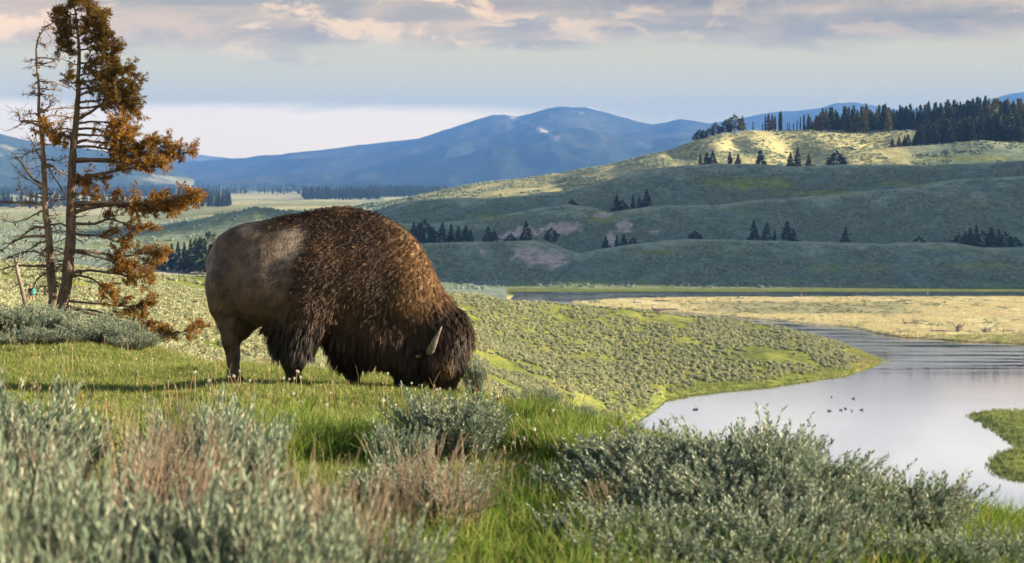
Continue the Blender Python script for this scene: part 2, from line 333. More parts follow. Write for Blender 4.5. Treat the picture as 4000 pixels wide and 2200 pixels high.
addk(lambda q: 0 * q + .3, lambda q: 0 * q - 1.50)
addk(lambda q: 0 * q + 4., lambda q: np.interp(q, [-2000, 1500, 4000, 9000], [-1.50, -1.52, -1.70, -2.2]))
addk(lambda q: 0 * q + 6., lambda q: np.interp(q, [-2000, 1500, 4000, 9000], [-1.60, -1.64, -1.84, -2.35]))
addk(*kcurve(KB)); addk(*kcurve(KC))
cD, cZ = kcurve(KC)
addk(lambda q: cD(q) * 2.0, lambda q: cZ(q) * 2.0 - .045 * cD(q) * 2.0 - .35)
m0D, m0Z = kcurve(KM0)
kw = lambda q: sstep(2250, 2600, q)
addk(lambda q: (cD(q) + .5 * m0D(q)) * (1 - kw(q)) + 125 * kw(q), lambda q: ((cZ(q) * (cD(q) + .5 * m0D(q)) / cD(q)) * 1.06 - 1.5) * (1 - kw(q)) - 47.5 * kw(q))
for k in (KM0, KS, KM1, KM2, KM3, KR1, KR2, KR3, KR4, KR5, KH0, L1, L1b, L2, L2b, L3, L3b, L3c, L3d, L4, L5, *KF): addk(*kcurve(k))
def profile(px, d):
    D = np.stack([f(px) for f, _ in knots]); Z = np.stack([z(px) for _, z in knots])
    D = np.maximum.accumulate(D + np.arange(len(knots))[:, None] * 1e-3, axis=0)
    h = np.diff(D, axis=0) + 1e-6; dl = np.diff(Z, axis=0) / h
    m = np.zeros_like(D); m[0] = dl[0]; m[-1] = dl[-1]
    w1 = 2 * h[1:] + h[:-1]; w2 = h[1:] + 2 * h[:-1]
    with np.errstate(divide='ignore', invalid='ignore'):
        hm = (w1 + w2) / (w1 / dl[:-1] + w2 / dl[1:])
    m[1:-1] = np.where(dl[:-1] * dl[1:] > 0, hm, 0)
    i = np.clip((D <= d[None]).sum(0) - 1, 0, len(knots) - 2)[None]
    tk = lambda A: np.take_along_axis(A, i, 0)[0]; tk1 = lambda A: np.take_along_axis(A, i + 1, 0)[0]
    hh = tk(h); t = np.clip((d - tk(D)) / hh, 0, 1)
    return (tk(Z) * (2 * t ** 3 - 3 * t ** 2 + 1) + hh * tk(m) * (t ** 3 - 2 * t ** 2 + t) + tk1(Z) * (-2 * t ** 3 + 3 * t ** 2) + hh * tk1(m) * (t ** 3 - t ** 2))
ISL = np.array([(4500, 1600), (4000, 1606), (3830, 1608), (3785, 1622), (3830, 1652), (3900, 1690), (3950, 1728), (3978, 1746), (3920, 1766), (3872, 1796), (3862, 1830), (3905, 1862), (4000, 1880), (4500, 1900)], float)
ISLW = np.stack([(ISL[:, 0] - PX0) / F * WD(ISL[:, 1]), WD(ISL[:, 1])], -1)
def poly_sd(P, x, y):
    inside = np.zeros(x.shape, bool); dmin = np.full(x.shape, 1e9); n = len(P)
    for i in range(n):
        a, b = P[i], P[(i + 1) % n]; e = b - a
        t = np.clip(((x - a[0]) * e[0] + (y - a[1]) * e[1]) / (e @ e), 0, 1)
        dmin = np.minimum(dmin, np.hypot(x - a[0] - t * e[0], y - a[1] - t * e[1]))
        cnd = ((a[1] > y) != (b[1] > y)) & (x < (b[0] - a[0]) * (y - a[1]) / (b[1] - a[1] + 1e-12) + a[0]); inside ^= cnd
    return np.where(inside, dmin, -dmin)
def ground_z(X, Y):
    X = np.asarray(X, float).ravel(); Y = np.asarray(Y, float).ravel(); Yc = np.maximum(Y, .3)
    out = np.empty_like(X)
    for s in range(0, len(X), 60000):
        x, y = X[s:s + 60000], Yc[s:s + 60000]
        px = np.clip(PX0 + F * x / y, -2500, 9000)
        z = profile(px, y)
        amp = np.interp(y, [0, 6, 30, 60, 150, 400, 560, 640, 900, 1100, 3000], [.02, .05, .12, .3, 1.1, .8, .3, 1.6, 2.4, 2.4, 3.])
        amp = amp * sstep(-45.2, -42.5, z) * np.where((y > 395) & (y < 545) & (px > 1950), .2, 1)
        wl = np.interp(y, [0, 20, 60, 200, 700, 1500, 4000], [1.4, 2.2, 9, 26, 45, 60, 300])
        wl = 2 ** np.floor(np.log2(wl)); z1 = fbm(x / 26, y / 26, 3, 3) - .5; z2 = fbm(x / 2.2, y / 2.2, 5, 3) - .5; z3 = fbm(x / 70, y / 50, 9, 3) - .5
        k1 = sstep(40, 90, y); k2 = sstep(450, 650, y)
        z = z + amp * 2 * (z2 * (1 - k1) + (z1 * k1) * (1 - k2) + (z3 * 1.1 + z1 * .25) * k2)
        # unseen ridge added right of the view to keep the lower hills in shade
        z = z + SHH * np.exp(-((x - SHX) / 130) ** 2) * sstep(SHA, SHA + 28, y) * sstep(SHB, SHB - 60, y) * sstep(4350, 5000, px)
        for hx, hy, hr, hd in ((158, 984, 13, 7), (196, 990, 19, 10), (262, 1000, 24, 8), (118, 975, 12, 5)):
            z = z - hd * np.exp(-((x - hx) / hr) ** 2 - ((y - hy) / 30) ** 2)
        sub = (px > 3650) & (y > 190) & (y < 300)
        if sub.any():
            sdv = poly_sd(ISLW, x[sub], y[sub]); z[sub] = np.maximum(z[sub], WATER + np.clip(sdv * .18, -2, .55) + .1 * np.clip(sdv * .4, 0, 1) * fbm(x[sub] / 3, y[sub] / 3, 21, 2))
        out[s:s + 60000] = z
    return out
SHX, SHH, SHA, SHB = 560.0, 185.0, 548.0, 922.0
def gz(x, y): return float(ground_z([x], [y])[0])
def at(px, d): return (px - PX0) / F * d
def topx(X, Y, Z): return PX0 + F * X / Y, HY - F * Z / Y

pxs = np.unique(np.concatenate([np.linspace(-2400, -400, 26), np.linspace(-400, 4400, 500), np.linspace(4400, 8900, 60)]))
ds = np.unique(np.concatenate([np.geomspace(.3, 5, 10), np.linspace(5, 9, 40), np.linspace(9, 36, 110), np.geomspace(36, 60, 16), np.geomspace(60, 365, 130),
                               np.linspace(365, 580, 120), np.linspace(580, 1060, 170), np.geomspace(1060, 1300, 24), np.geomspace(1300, 13000, 60)]))
PXg, Dg = np.meshgrid(pxs, ds)
Xg = (PXg - PX0) / F * Dg
Zg = ground_z(Xg, Dg).reshape(PXg.shape)
PYg = HY - F * Zg / Dg

def cover_colour(px, py, X, Y, Z):
    n = px.shape
    c = np.zeros(n + (3,))
    def put(mask, colr): c[...] = c * (1 - mask[..., None]) + np.array(colr) * mask[..., None]
    a = fbm(X / 9, Y / 9, 31, 4); b = fbm(X / 40, Y / 30, 33, 4); e = fbm(X / 2.5, Y / 2.5, 35, 3)
    put(np.ones(n), (.060, .075, .024))
    mid = sstep(38, 60, Y); put(mid, (.155, .190, .040))
    put(mid * sstep(.48, .62, a), (.225, .25, .055))
    put(mid * sstep(.56, .68, b) * .6, (.175, .160, .075))
    shore = mid * (Y < 400) * sstep(-43.4, -44.5, Z); put(shore, (.21, .25, .05))
    lo = mid * (Y < 300) * sstep(1500, 1580, py) * sstep(1500, 2300, px); put(lo * .45, (.18, .22, .06))
    tip = mid * (Y < 400) * sstep(3150, 3420, px) * sstep(1300, 1390, py + 60 * (e - .5)); put(tip * .6, (.26, .19, .085))
    mead = ((Y > 372) & (Y < 546) & (px > 1980) & ((Y > 425) | (Z < -43.9)) & ((Y > 396) | (px > 3380))) * 1.0; put(mead, (.62, .57, .29))
    put(mead * sstep(.50, .62, a), (.68, .62, .38)); put(mead * sstep(.58, .70, e) * .5, (.50, .48, .21))
    sb = mead * sstep(1175, 1186, py) * sstep(1232, 1222, py) * sstep(2600, 2900, px) * sstep(3700, 3480, px); put(sb * .7, (.21, .22, .11))
    och = mead * sstep(3380, 3480, px) * sstep(-44.62, -44.72, Z) * (py > 1270); put(och, (.42, .26, .085))
    isl = ((px > 3700) & (Y < 300) & (Y > 190)) * 1.0; put(isl * sstep(-45.6, -45.2, Z), (.15, .21, .035)); put(isl * sstep(-45.2, -44.7, Z) * sstep(.42, .6, e), (.24, .27, .06))
    fb = ((Y >= 538) & (Y < 578)) * 1.0; put(fb * (px > 1700), (.155, .19, .045))
    hill = sstep(572, 590, Y) * 1.0; put(hill, (.235, .30, .21))
    put(hill * sstep(.46, .60, a) , (.285, .34, .235)); put(hill * sstep(.56, .68, b) * .6, (.24, .29, .115))
    for kc, k0 in ((L1, KH0), (L2, L1b), (L3, L2b), (L3c, L3b)):  # relief shading put into the cover: dark fronts, pale crests, green dips
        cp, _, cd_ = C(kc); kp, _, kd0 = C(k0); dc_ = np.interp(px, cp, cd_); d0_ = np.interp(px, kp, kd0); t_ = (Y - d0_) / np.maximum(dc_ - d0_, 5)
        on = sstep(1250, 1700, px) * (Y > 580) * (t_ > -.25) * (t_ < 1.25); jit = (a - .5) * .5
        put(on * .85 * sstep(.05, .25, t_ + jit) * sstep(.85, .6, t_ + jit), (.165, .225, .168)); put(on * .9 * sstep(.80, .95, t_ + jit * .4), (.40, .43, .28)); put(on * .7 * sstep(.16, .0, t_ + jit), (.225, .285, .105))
    flat = ((Y > 440) & (Y < 600) & (px < 1980)) * 1.0; put(flat, (.22, .285, .22))
    for (x0, y0, rx, ry, s) in ((2960, 715, 190, 26, .9), (3200, 755, 200, 10, .9), (3500, 722, 130, 13, .8), (2360, 845, 60, 30, .8), (1900, 845, 80, 18, .6), (3330, 590, 110, 18, .5),
                                (2550, 985, 80, 16, .8), (3300, 1045, 240, 14, .5), (3850, 1040, 160, 16, .6), (2290, 1100, 200, 10, .4), (3750, 620, 200, 9, .6)):
        r = np.hypot((px - x0) / rx, (py - y0) / ry) + (a - .5) * 1.6; put(hill * s * sstep(1.1, .6, r), (.255, .30, .065))
    for (x0, y0, rx, ry, lo_, hi_) in ((2110, 1008, 120, 38, 575, 645), (2200, 890, 70, 24, 665, 742), (2060, 905, 60, 22, 665, 742), (1985, 925, 40, 14, 665, 742), (2440, 884, 34, 32, 665, 745), (2388, 935, 20, 26, 660, 745),
                                (2350, 840, 40, 10, 720, 800), (1880, 985, 26, 8, 575, 645), (3150, 948, 40, 6, 640, 700), (700, 1056, 130, 14, 430, 700), (2550, 905, 30, 10, 665, 745)):
        r = np.hypot((px - x0) / rx, (py - y0) / ry) + (e - .5) * 1.1 + (a - .5) * .6; put(((Y > lo_) & (Y < hi_)) * sstep(1.05, .75, r), (.54, .44, .385))
    up = (Y > 905) * (Y < 1060) * sstep(1550, 1700, px) * sstep(3600, 3500, px); put(up * .85, (.46, .44, .22)); put(up * sstep(.46, .6, a) * .6, (.56, .52, .28))
    far = sstep(1000, 1080, Y) * sstep(1500, 1350, px) + sstep(1250, 1300, Y) * (px >= 1500); far = np.clip(far, 0, 1); put(far, (.50, .48, .27))
    put(far * sstep(.50, .58, fbm(X / 260, Y / 420, 41, 3)), (.30, .33, .16)); put(far * sstep(3300, 4300, Y) * sstep(.38, .5, fbm(X / 300, Y / 500, 43, 3)), (.07, .095, .055))
    put(far * sstep(4200, 4600, Y) * .9, (.05, .07, .045))
    return np.clip(c, 0, 1)
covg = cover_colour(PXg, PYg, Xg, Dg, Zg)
nr, nc = PXg.shape
ii, jj = np.meshgrid(np.arange(nr - 1), np.arange(nc - 1), indexing='ij')
Qg = np.stack([ii * nc + jj, ii * nc + jj + 1, (ii + 1) * nc + jj + 1, (ii + 1) * nc + jj], -1).reshape(-1, 4)
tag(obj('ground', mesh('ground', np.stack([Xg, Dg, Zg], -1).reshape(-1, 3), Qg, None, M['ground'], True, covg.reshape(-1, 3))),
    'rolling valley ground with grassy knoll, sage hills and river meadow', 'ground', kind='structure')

# river
def water_mat():
    def b(t, gg):
        geo = t.nodes.new('ShaderNodeNewGeometry'); P = geo.outputs['Position']
        big = gg.ramp(gg.noise(gg.scale(P, (.012, .03, 1)), 1.0, 3), .42, .62)
        sepp = t.nodes.new('ShaderNodeSeparateXYZ'); t.links.new(P, sepp.inputs[0])
        riff = gg.m('MULTIPLY', gg.ramp(sepp.outputs[1], 318, 352), gg.ramp(gg.noise(gg.scale(P, (.03, .25, 1)), 1.0, 4), .40, .60))   # riffles where the channel narrows
        w = gg.noise(gg.scale(P, (.5, 1.6, 1)), 1.0, 3); w2 = gg.noise(gg.scale(P, (1.5, 5.0, 1)), 1.0, 2)
        hgt = gg.m('ADD', gg.m('MULTIPLY', w, gg.m('ADD', .05, gg.m('MULTIPLY', big, .10))), gg.m('MULTIPLY', w2, gg.m('MULTIPLY', riff, .35)))
        p = principled(t, gg, (.012, .018, .020), gg.m('ADD', .03, gg.m('MULTIPLY', riff, .10)), .5, hgt, .28, .25, IOR=1.333)
        gl = t.nodes.new('ShaderNodeBsdfGlossy'); gl.inputs[0].default_value = (.95, .95, 1, 1); gl.inputs[1].default_value = .04
        b_ = [n for n in t.nodes if n.type == 'BUMP'][0]; t.links.new(b_.outputs[0], gl.inputs['Normal'])
        mx = t.nodes.new('ShaderNodeMixShader'); mx.inputs[0].default_value = .6; t.links.new(p, mx.inputs[1]); t.links.new(gl.outputs[0], mx.inputs[2]); return mx.outputs[0]
    return pmat('river_water', b)
wv = [(-60, 150), (500, 150), (900, 380), (900, 556), (-60, 556)]
tag(obj('river', mesh('river', [(x, y, WATER) for x, y in wv], None, [(0, 1, 2), (0, 2, 3), (0, 3, 4)], water_mat(), False)), 'calm silver river curving through the valley', 'river', kind='structure')

# ------------------------------------------------------------------ mountains
def mountain(name, crest, dc, df, foot_y, cols, seed, label, rows=46, drop=.6, snow=False):
    p, y = np.array(crest, float).T
    q = np.arange(p[0], p[-1] + 1, 9.0); yc = np.interp(q, p, y)
    yc = yc + (fbm(q / 60, q * 0, seed, 4) - .5) * 5
    t = np.concatenate([np.linspace(0, 1, rows), np.linspace(1, 1.35, 8)[1:]])
    QQ, TT = np.meshgrid(q, t); d = df + (dc - df) * TT
    zc = (HY - yc) / F * dc; zf = (HY - foot_y) / F * df - 45
    prof = np.where(TT <= 1, TT ** 1.15 * (1 - .15 * np.sin(TT * math.pi)), 1 - (TT - 1) * drop * 2)
    X = (QQ - PX0) / F * d
    rid = 1 - np.abs(fbm(X / 900, d / 1400, seed + 3, 4, .5) * 2 - 1); n2 = fbm(X / 260, d / 400, seed + 8, 4) - .5
    env = np.sin(np.clip(TT, 0, 1) * math.pi) ** .8 * (zc - zf)[None]
    Z = zf + (zc[None] - zf) * prof + env * ((rid - .6) * .55 + n2 * .16)
    # keep the front slopes under the skyline
    lim = (HY - (yc[None] + 3 + 40 * (1 - TT))) / F * d
    Z = np.where(TT < 1, np.minimum(Z, np.maximum(lim, zf)), Z)
    PY = HY - F * Z / d
    k = fbm(X / 420, d / 700, seed + 20, 4); k2 = fbm(X / 120, d / 160, seed + 25, 3)
    cov = np.array(cols[0])[None, None] * np.ones(X.shape + (1,))
    m = sstep(.52, .60, k + (k2 - .5) * .25)[..., None]; cov = cov * (1 - m) + np.array(cols[1]) * m
    if snow:
        s = (sstep(.60, .66, k2 + .5 * (fbm(X / 300, d / 60, 77, 3) - .5)) * sstep(438, 424, PY))[..., None]; cov = cov * (1 - s) + np.array((.75, .74, .75)) * s
        for (x0, y0, x1, y1, w) in ((2060, 478, 2190, 548, 8), (2262, 438, 2320, 458, 5), (1995, 458, 2060, 482, 6)):
            tt = np.clip(((QQ - x0) * (x1 - x0) + (PY - y0) * (y1 - y0)) / ((x1 - x0) ** 2 + (y1 - y0) ** 2), 0, 1)
            s = (sstep(w, w * .4, np.hypot(QQ - x0 - tt * (x1 - x0), PY - y0 - tt * (y1 - y0)) + 5 * (k2 - .5)))[..., None]; cov = cov * (1 - s) + np.array((.38, .33, .30)) * s
    r, cc = QQ.shape; i, j = np.meshgrid(np.arange(r - 1), np.arange(cc - 1), indexing='ij')
    Q = np.stack([i * cc + j, i * cc + j + 1, (i + 1) * cc + j + 1, (i + 1) * cc + j], -1).reshape(-1, 4)
    o = obj(name, mesh(name, np.stack([X, d, Z], -1).reshape(-1, 3), Q, None, M['mount'], True, cov.reshape(-1, 3)))
    return tag(o, label, 'mountain', kind='structure')
def mount_mat():
    def b(t, gg):
        P = t.nodes.new('ShaderNodeNewGeometry').outputs['Position']
        n = gg.noise(P, .02, 6, .65); n2 = gg.noise(P, .004, 4)
        c_ = gg.mix(1.0, attr(t), gg.mix(gg.ramp(gg.m('ADD', gg.m('MULTIPLY', n, .6), gg.m('MULTIPLY', n2, .4)), .35, .65), (.6, .62, .62), (1.4, 1.36, 1.3)), 'MULTIPLY')
        return principled(t, gg, c_, 1.0, 0, n, .8, 14)
    return pmat('mountain_cover', b)
M['mount'] = mount_mat()
k = 1.5528
mountain('mountain', [(640, 640), (800, 628), (963, 618), (1006, 609), (1100, 603), (700 * k, 603), (800 * k, 587), (900 * k, 567), (1000 * k, 551), (1050 * k, 543), (1100 * k, 517), (1150 * k, 494), (1200 * k, 466), (1240 * k, 450), (1270 * k, 450), (1300 * k, 458),
          (1340 * k, 442), (1380 * k, 422), (1405 * k, 415), (1450 * k, 419), (1480 * k, 419), (1540 * k, 446), (1600 * k, 474), (1640 * k, 486), (1680 * k, 477), (1710 * k, 466), (1740 * k, 470), (1800 * k, 488), (2000 * k, 540), (2400 * k, 640)],
         9000, 5600, 716, ((.034, .048, .034), (.065, .072, .048)), 5, 'long blue forested mountain with two rounded summits and snow flecks', snow=True)
mountain('mountain', [(-1500, 560), (-600, 540), (0, 524), (99, 546), (207, 568), (290, 575), (380, 584), (480, 606), (600, 640), (760, 690)], 6500, 4300, 728, ((.055, .075, .045), (.22, .235, .14)), 15, 'hazy mountain with pale meadows behind the dead tree')
mountain('mountain', [(330, 640), (480, 596), (560, 580), (637, 573), (716, 592), (800, 608), (950, 622), (1100, 650)], 11500, 9400, 700, ((.07, .085, .06), (.16, .17, .13)), 25, 'low pale ridge between the pine and the long mountain')
mountain('mountain', [(1700 * k, 500), (1780 * k, 486), (1850 * k, 466), (1900 * k, 450), (1950 * k, 438), (2000 * k, 434), (2060 * k, 424), (2100 * k, 404), (2150 * k, 398), (2185 * k, 410), (2260 * k, 430), (2380 * k, 420), (2480 * k, 392), (2540 * k, 366), (2600 * k, 352), (2700 * k, 372), (3400 * k, 480)],
         10500, 6800, 700, ((.036, .050, .036), (.06, .068, .05)), 35, 'distant blue ridge rising behind the hilltop forest')

# ------------------------------------------------------------------ scattering of ground cover (one object each, geometry-node instances)
def scatter(name, P, rot, scl, sources, label, cat, idx=None, seed=0):
    rs = R(seed); n = len(P)
    me = mesh(name, P)
    def put(nm, typ, arr, dom='POINT'):
        a = me.attributes.new(nm, typ, dom); a.data.foreach_set('vector' if typ == 'FLOAT_VECTOR' else 'value', np.ascontiguousarray(arr).ravel())
    put('rot', 'FLOAT_VECTOR', np.asarray(rot, np.float32)); put('scl', 'FLOAT_VECTOR', np.asarray(scl, np.float32))
    put('pick', 'INT', (rs.randint(0, len(sources), n) if idx is None else idx).astype(np.int32))
    o = obj(name, me)
    cl_ = bpy.data.collections.new(name + '_sources')
    for i, s in enumerate(sources):
        so = bpy.data.objects.new('%s_piece_%02d' % (name, i), s); cl_.objects.link(so)
    tr = bpy.data.node_groups.new(name, 'GeometryNodeTree')
    tr.interface.new_socket('Geometry', in_out='INPUT', socket_type='NodeSocketGeometry'); tr.interface.new_socket('Geometry', in_out='OUTPUT', socket_type='NodeSocketGeometry')
    gi = tr.nodes.new('NodeGroupInput'); go = tr.nodes.new('NodeGroupOutput')
    ci = tr.nodes.new('GeometryNodeCollectionInfo'); ci.inputs[0].default_value = cl_; ci.inputs['Separate Children'].default_value = True; ci.inputs['Reset Children'].default_value = True
    ip = tr.nodes.new('GeometryNodeInstanceOnPoints'); ip.inputs['Pick Instance'].default_value = True
    def na(nm, ty):
        x = tr.nodes.new('GeometryNodeInputNamedAttribute'); x.data_type = ty; x.inputs[0].default_value = nm; return x.outputs[0]
    e2r = tr.nodes.new('FunctionNodeEulerToRotation')
    l = tr.links.new
    l(gi.outputs[0], ip.inputs['Points']); l(ci.outputs[0], ip.inputs['Instance']); l(na('pick', 'INT'), ip.inputs['Instance Index'])
    l(na('rot', 'FLOAT_VECTOR'), e2r.inputs[0]); l(e2r.outputs[0], ip.inputs['Rotation']); l(na('scl', 'FLOAT_VECTOR'), ip.inputs['Scale']); l(ip.outputs[0], go.inputs[0])
    md = o.modifiers.new('scatter', 'NODES'); md.node_group = tr
    return tag(o, label, cat, kind='stuff')
def leaf_card(base, tipd, width, side, sag=0.0, seg=1):
    """arrays of narrow leaves: base, tip vector, side vector -> diamond quads"""
    mid = base + tipd * .5 + side * width[:, None] * .5; mid2 = base + tipd * .5 - side * width[:, None] * .5
    tip = base + tipd
    V = np.stack([base, mid, tip, mid2], 1).reshape(-1, 3); n = len(base)
    return V, (np.arange(n)[:, None] * 4 + np.array([[0, 1, 2, 3]]))
def unit(v): return v / (np.linalg.norm(v, axis=-1, keepdims=True) + 1e-9)
def blades(n, rs, spread, h, w, lean, curve=.5):
    """grass blades as curved two-segment ribbons"""
    a = rs.rand(n) * 2 * np.pi; r = spread * np.sqrt(rs.rand(n))
    b = np.stack([np.cos(a) * r, np.sin(a) * r, np.full(n, -.02)], -1)
    hh = h * (.55 + .6 * rs.rand(n)); aa = rs.rand(n) * 2 * np.pi; ln = lean * rs.rand(n)
    dr = np.stack([np.cos(aa), np.sin(aa), 0 * aa], -1); up = np.array([0, 0, 1.])
    p1 = b + up * (hh * .55)[:, None] + dr * (hh * ln * .3)[:, None]
    p2 = b + up * (hh * (1 - ln * curve * .5))[:, None] + dr * (hh * ln)[:, None]
    sa = rs.rand(n) * 2 * np.pi; sd_ = np.stack([np.cos(sa), np.sin(sa), 0 * sa], -1) * (w * (.7 + .6 * rs.rand(n)))[:, None] * .5
    V = np.stack([b - sd_, b + sd_, p1 + sd_ * .85, p1 - sd_ * .85, p2], 1).reshape(-1, 3)
    k_ = np.arange(n)[:, None] * 5
    return V, k_ + np.array([[0, 1, 2, 3]]), k_ + np.array([[3, 2, 4]])
def tuft_mesh(name, seed, n, spread, h, w, lean, mat):
    V, Q, T = blades(n, R(seed), spread, h, w, lean); return mesh(name, V, Q, T, mat, True)
def random_points(n, d0, d1, pxa, pxb, seed, pw=1.0):
    """points spread over the ground between two distances; pw > 1 puts more of them near"""
    rs = R(seed); u = rs.rand(n); d = (d0 ** (2 - pw) + u * (d1 ** (2 - pw) - d0 ** (2 - pw))) ** (1 / (2 - pw)) if pw != 2 else d0 * (d1 / d0) ** u
    px = pxa + (pxb - pxa) * rs.rand(n); X = at(px, d); return px, X, d, rs
def on_ground(X, d): return np.stack([X, d, ground_z(X, d)], -1)
def rzs(rs, n, tilt=.12): return np.stack([(rs.rand(n) - .5) * 2 * tilt, (rs.rand(n) - .5) * 2 * tilt, rs.rand(n) * 6.283], -1)
kcx = C(KC)
crest_d = lambda px: np.interp(px, kcx[0], kcx[2])

# short grass over the knoll
tufts = [tuft_mesh('grass_tuft', 100 + i, 26, .12, .085, .0075, 1.0, M['grass']) for i in range(6)]
px, X, d, rs = random_points(46000, 5.0, 34, -400, 4400, 1, 1.0)
keep = d < crest_d(px) * 1.35; px, X, d = px[keep], X[keep], d[keep]
pt = fbm(X / 1.1, d / 1.1, 50, 3)
s = (.55 + .9 * pt) * (.8 + .4 * rs.rand(len(X))) * np.interp(d, [6, 13, 14.2, 15.5, 17, 30], [1.25, 1.0, .78, .78, 1.0, 1.25])
scatter('grass', on_ground(X, d), rzs(rs, len(X)), np.stack([s, s, s * (.8 + .5 * rs.rand(len(X)))], -1), tufts, 'short bright green grass covering the knoll', 'grass', seed=2)
# tall lush grass in the foreground
talls = [tuft_mesh('tall_grass_tuft', 120 + i, 26, .10, .26, .0085, .8, M['tallgrass']) for i in range(5)]
px, X, d, rs = random_points(15000, 4.6, 12.5, -400, 4400, 3, 1.0)
m = fbm(X / .9, d / .9, 52, 3); w_ = np.interp(px, [0, 900, 1200, 2000, 2300, 4400], [.60, .60, .66, .7, .66, .72]) * np.interp(d, [4, 8.5, 10.5, 12.5], [1, 1, .55, .15])
w_ = np.where((px > 2000), np.interp(d, [4, 9, 12], [.75, .7, .4]), w_)
keep = (m < w_ - .05) & (d < crest_d(px) * np.interp(px, [0, 2200, 2500], [1.1, .95, .88])); px, X, d = px[keep], X[keep], d[keep]
s = .6 + .6 * rs.rand(len(X))
scatter('tall_grass', on_ground(X, d), rzs(rs, len(X), .2), np.stack([s, s, s], -1), talls, 'tall lush green grass between the sagebrush', 'grass', seed=4)
# straw-coloured stems and seeding grass
def stem_mesh(seed, n, h, mat, head=True):
    rs = R(seed); ge = Geo()
    for i in range(n):
        a = rs.rand() * 6.28; l = h * (.7 + .5 * rs.rand()); ln = rs.rand() * .35; o_ = (rs.rand(2) - .5) * .12
        P = [(o_[0], o_[1], -.02), (o_[0] + math.cos(a) * l * ln * .35, o_[1] + math.sin(a) * l * ln * .35, l * .6), (o_[0] + math.cos(a) * l * ln, o_[1] + math.sin(a) * l * ln, l * (1 - ln * .2))]
        ge.tube(P, [.0022, .0019, .0012], 3, False)
        if head:
            b = np.array(P[2]); dirv = unit(np.array(P[2]) - np.array(P[1])); m_ = 7
            bs = b + dirv * np.linspace(-.07, .0, m_)[:, None]; aa = rs.rand(m_) * 6.28
            V, Q = leaf_card(bs, unit(dirv + .5 * np.stack([np.cos(aa), np.sin(aa), 0 * aa], -1)) * .03, np.full(m_, .008), np.stack([-np.sin(aa), np.cos(aa), 0 * aa], -1)); ge.add(V, Q)
    return ge.mesh('stem_piece', mat)
straws = [stem_mesh(200 + i, 2, .17 + .04 * i, M['straw'] if i % 3 else M['redstem'], i % 2 == 0) for i in range(6)]
px, X, d, rs = random_points(1500, 5.5, 30, -300, 4300, 5, 1.0)
keep = (d < crest_d(px) * 1.02) & (rs.rand(len(px)) < np.interp(px, [0, 1200, 2200, 4300], [1, .8, .55, .5])); X, d = X[keep], d[keep]
s = .55 + .55 * rs.rand(len(X))
scatter('dry_grass_stems', on_ground(X, d), rzs(rs, len(X), .15), np.stack([s, s, s], -1), straws, 'thin straw coloured seeding stems standing in the green grass', 'grass', seed=6)

# sagebrush clumps on the slopes
def bush_mesh(seed, mat, n=46):
    rs = R(seed); a = rs.rand(n) * 6.283; e = np.arccos(rs.rand(n) ** .8); r = .38 + .22 * rs.rand(n)
    dv = np.stack([np.cos(a) * np.sin(e), np.sin(a) * np.sin(e), np.cos(e)], -1)
    b = dv * r[:, None] * np.array([1, 1, .95]) * .62
    tipd = unit(dv + .35 * (rs.rand(n, 3) - .5) + [0, 0, .35]) * (.26 + .16 * rs.rand(n))[:, None]
    sd_ = unit(np.cross(tipd, rs.rand(n, 3) - .5)); V, Q = leaf_card(b, tipd, .15 + .09 * rs.rand(n), sd_)
    ge = Geo(); ge.add(V, Q); ge.blob((0, 0, .12), (.36, .36, .34), 7, 5); return ge.mesh('sage_clump', mat, True)
bushes = [bush_mesh(300 + i, M['bush']) for i in range(6)]
px, X, d, rs = random_points(95000, 48, 394, -400, 3560, 7, 1.35)
Z = ground_z(X, d); PY = HY - F * Z / d
dens = .72 * fbm(X / 11, d / 16, 60, 4) + .28 * fbm(X / 2.6, d / 4.5, 63, 2) + .12 * (fbm(X / 45, d / 45, 61, 2) - .5)
thr = np.interp(d, [48, 90, 150, 250, 394], [.48, .44, .43, .41, .39]) + .12 * sstep(700, 1000, px) * sstep(150, 100, d)
keep = (dens > thr) & (Z > -44.1 + (fbm(X / 7, d / 7, 62, 2) - .5) * 1.6) & (d > crest_d(px) * 2)
X, d, Z = X[keep], d[keep], Z[keep]
s = (.55 + .75 * rs.rand(len(X))) * np.interp(d, [50, 150, 400], [.75, .85, .95])
scatter('sagebrush_cover', np.stack([X, d, Z], -1), rzs(rs, len(X)), np.stack([s, s, s * (.75 + .3 * rs.rand(len(X)))], -1), bushes, 'low grey-green sagebrush covering the middle slope above the river', 'sagebrush', seed=8)
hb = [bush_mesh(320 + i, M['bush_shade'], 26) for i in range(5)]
px, X, d, rs = random_points(120000, 560, 1046, -500, 4400, 9, .6)
Z = ground_z(X, d); PY = HY - F * Z / d
keep = (fbm(X / 14, d / 20, 64, 4) > .42) & ((d > 578) | (px < 1900))
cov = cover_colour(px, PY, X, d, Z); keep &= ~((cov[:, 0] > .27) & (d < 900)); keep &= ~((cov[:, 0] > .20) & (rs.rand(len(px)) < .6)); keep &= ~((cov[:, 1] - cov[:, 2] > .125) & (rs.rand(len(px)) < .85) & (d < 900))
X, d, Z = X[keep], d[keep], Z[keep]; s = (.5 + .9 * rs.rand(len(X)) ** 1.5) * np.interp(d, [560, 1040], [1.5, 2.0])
scatter('hill_sagebrush', np.stack([X, d, Z], -1), rzs(rs, len(X)), np.stack([s, s, s * .8], -1), hb, 'blue-green sagebrush covering the rolling hills beyond the river', 'sagebrush', seed=10)
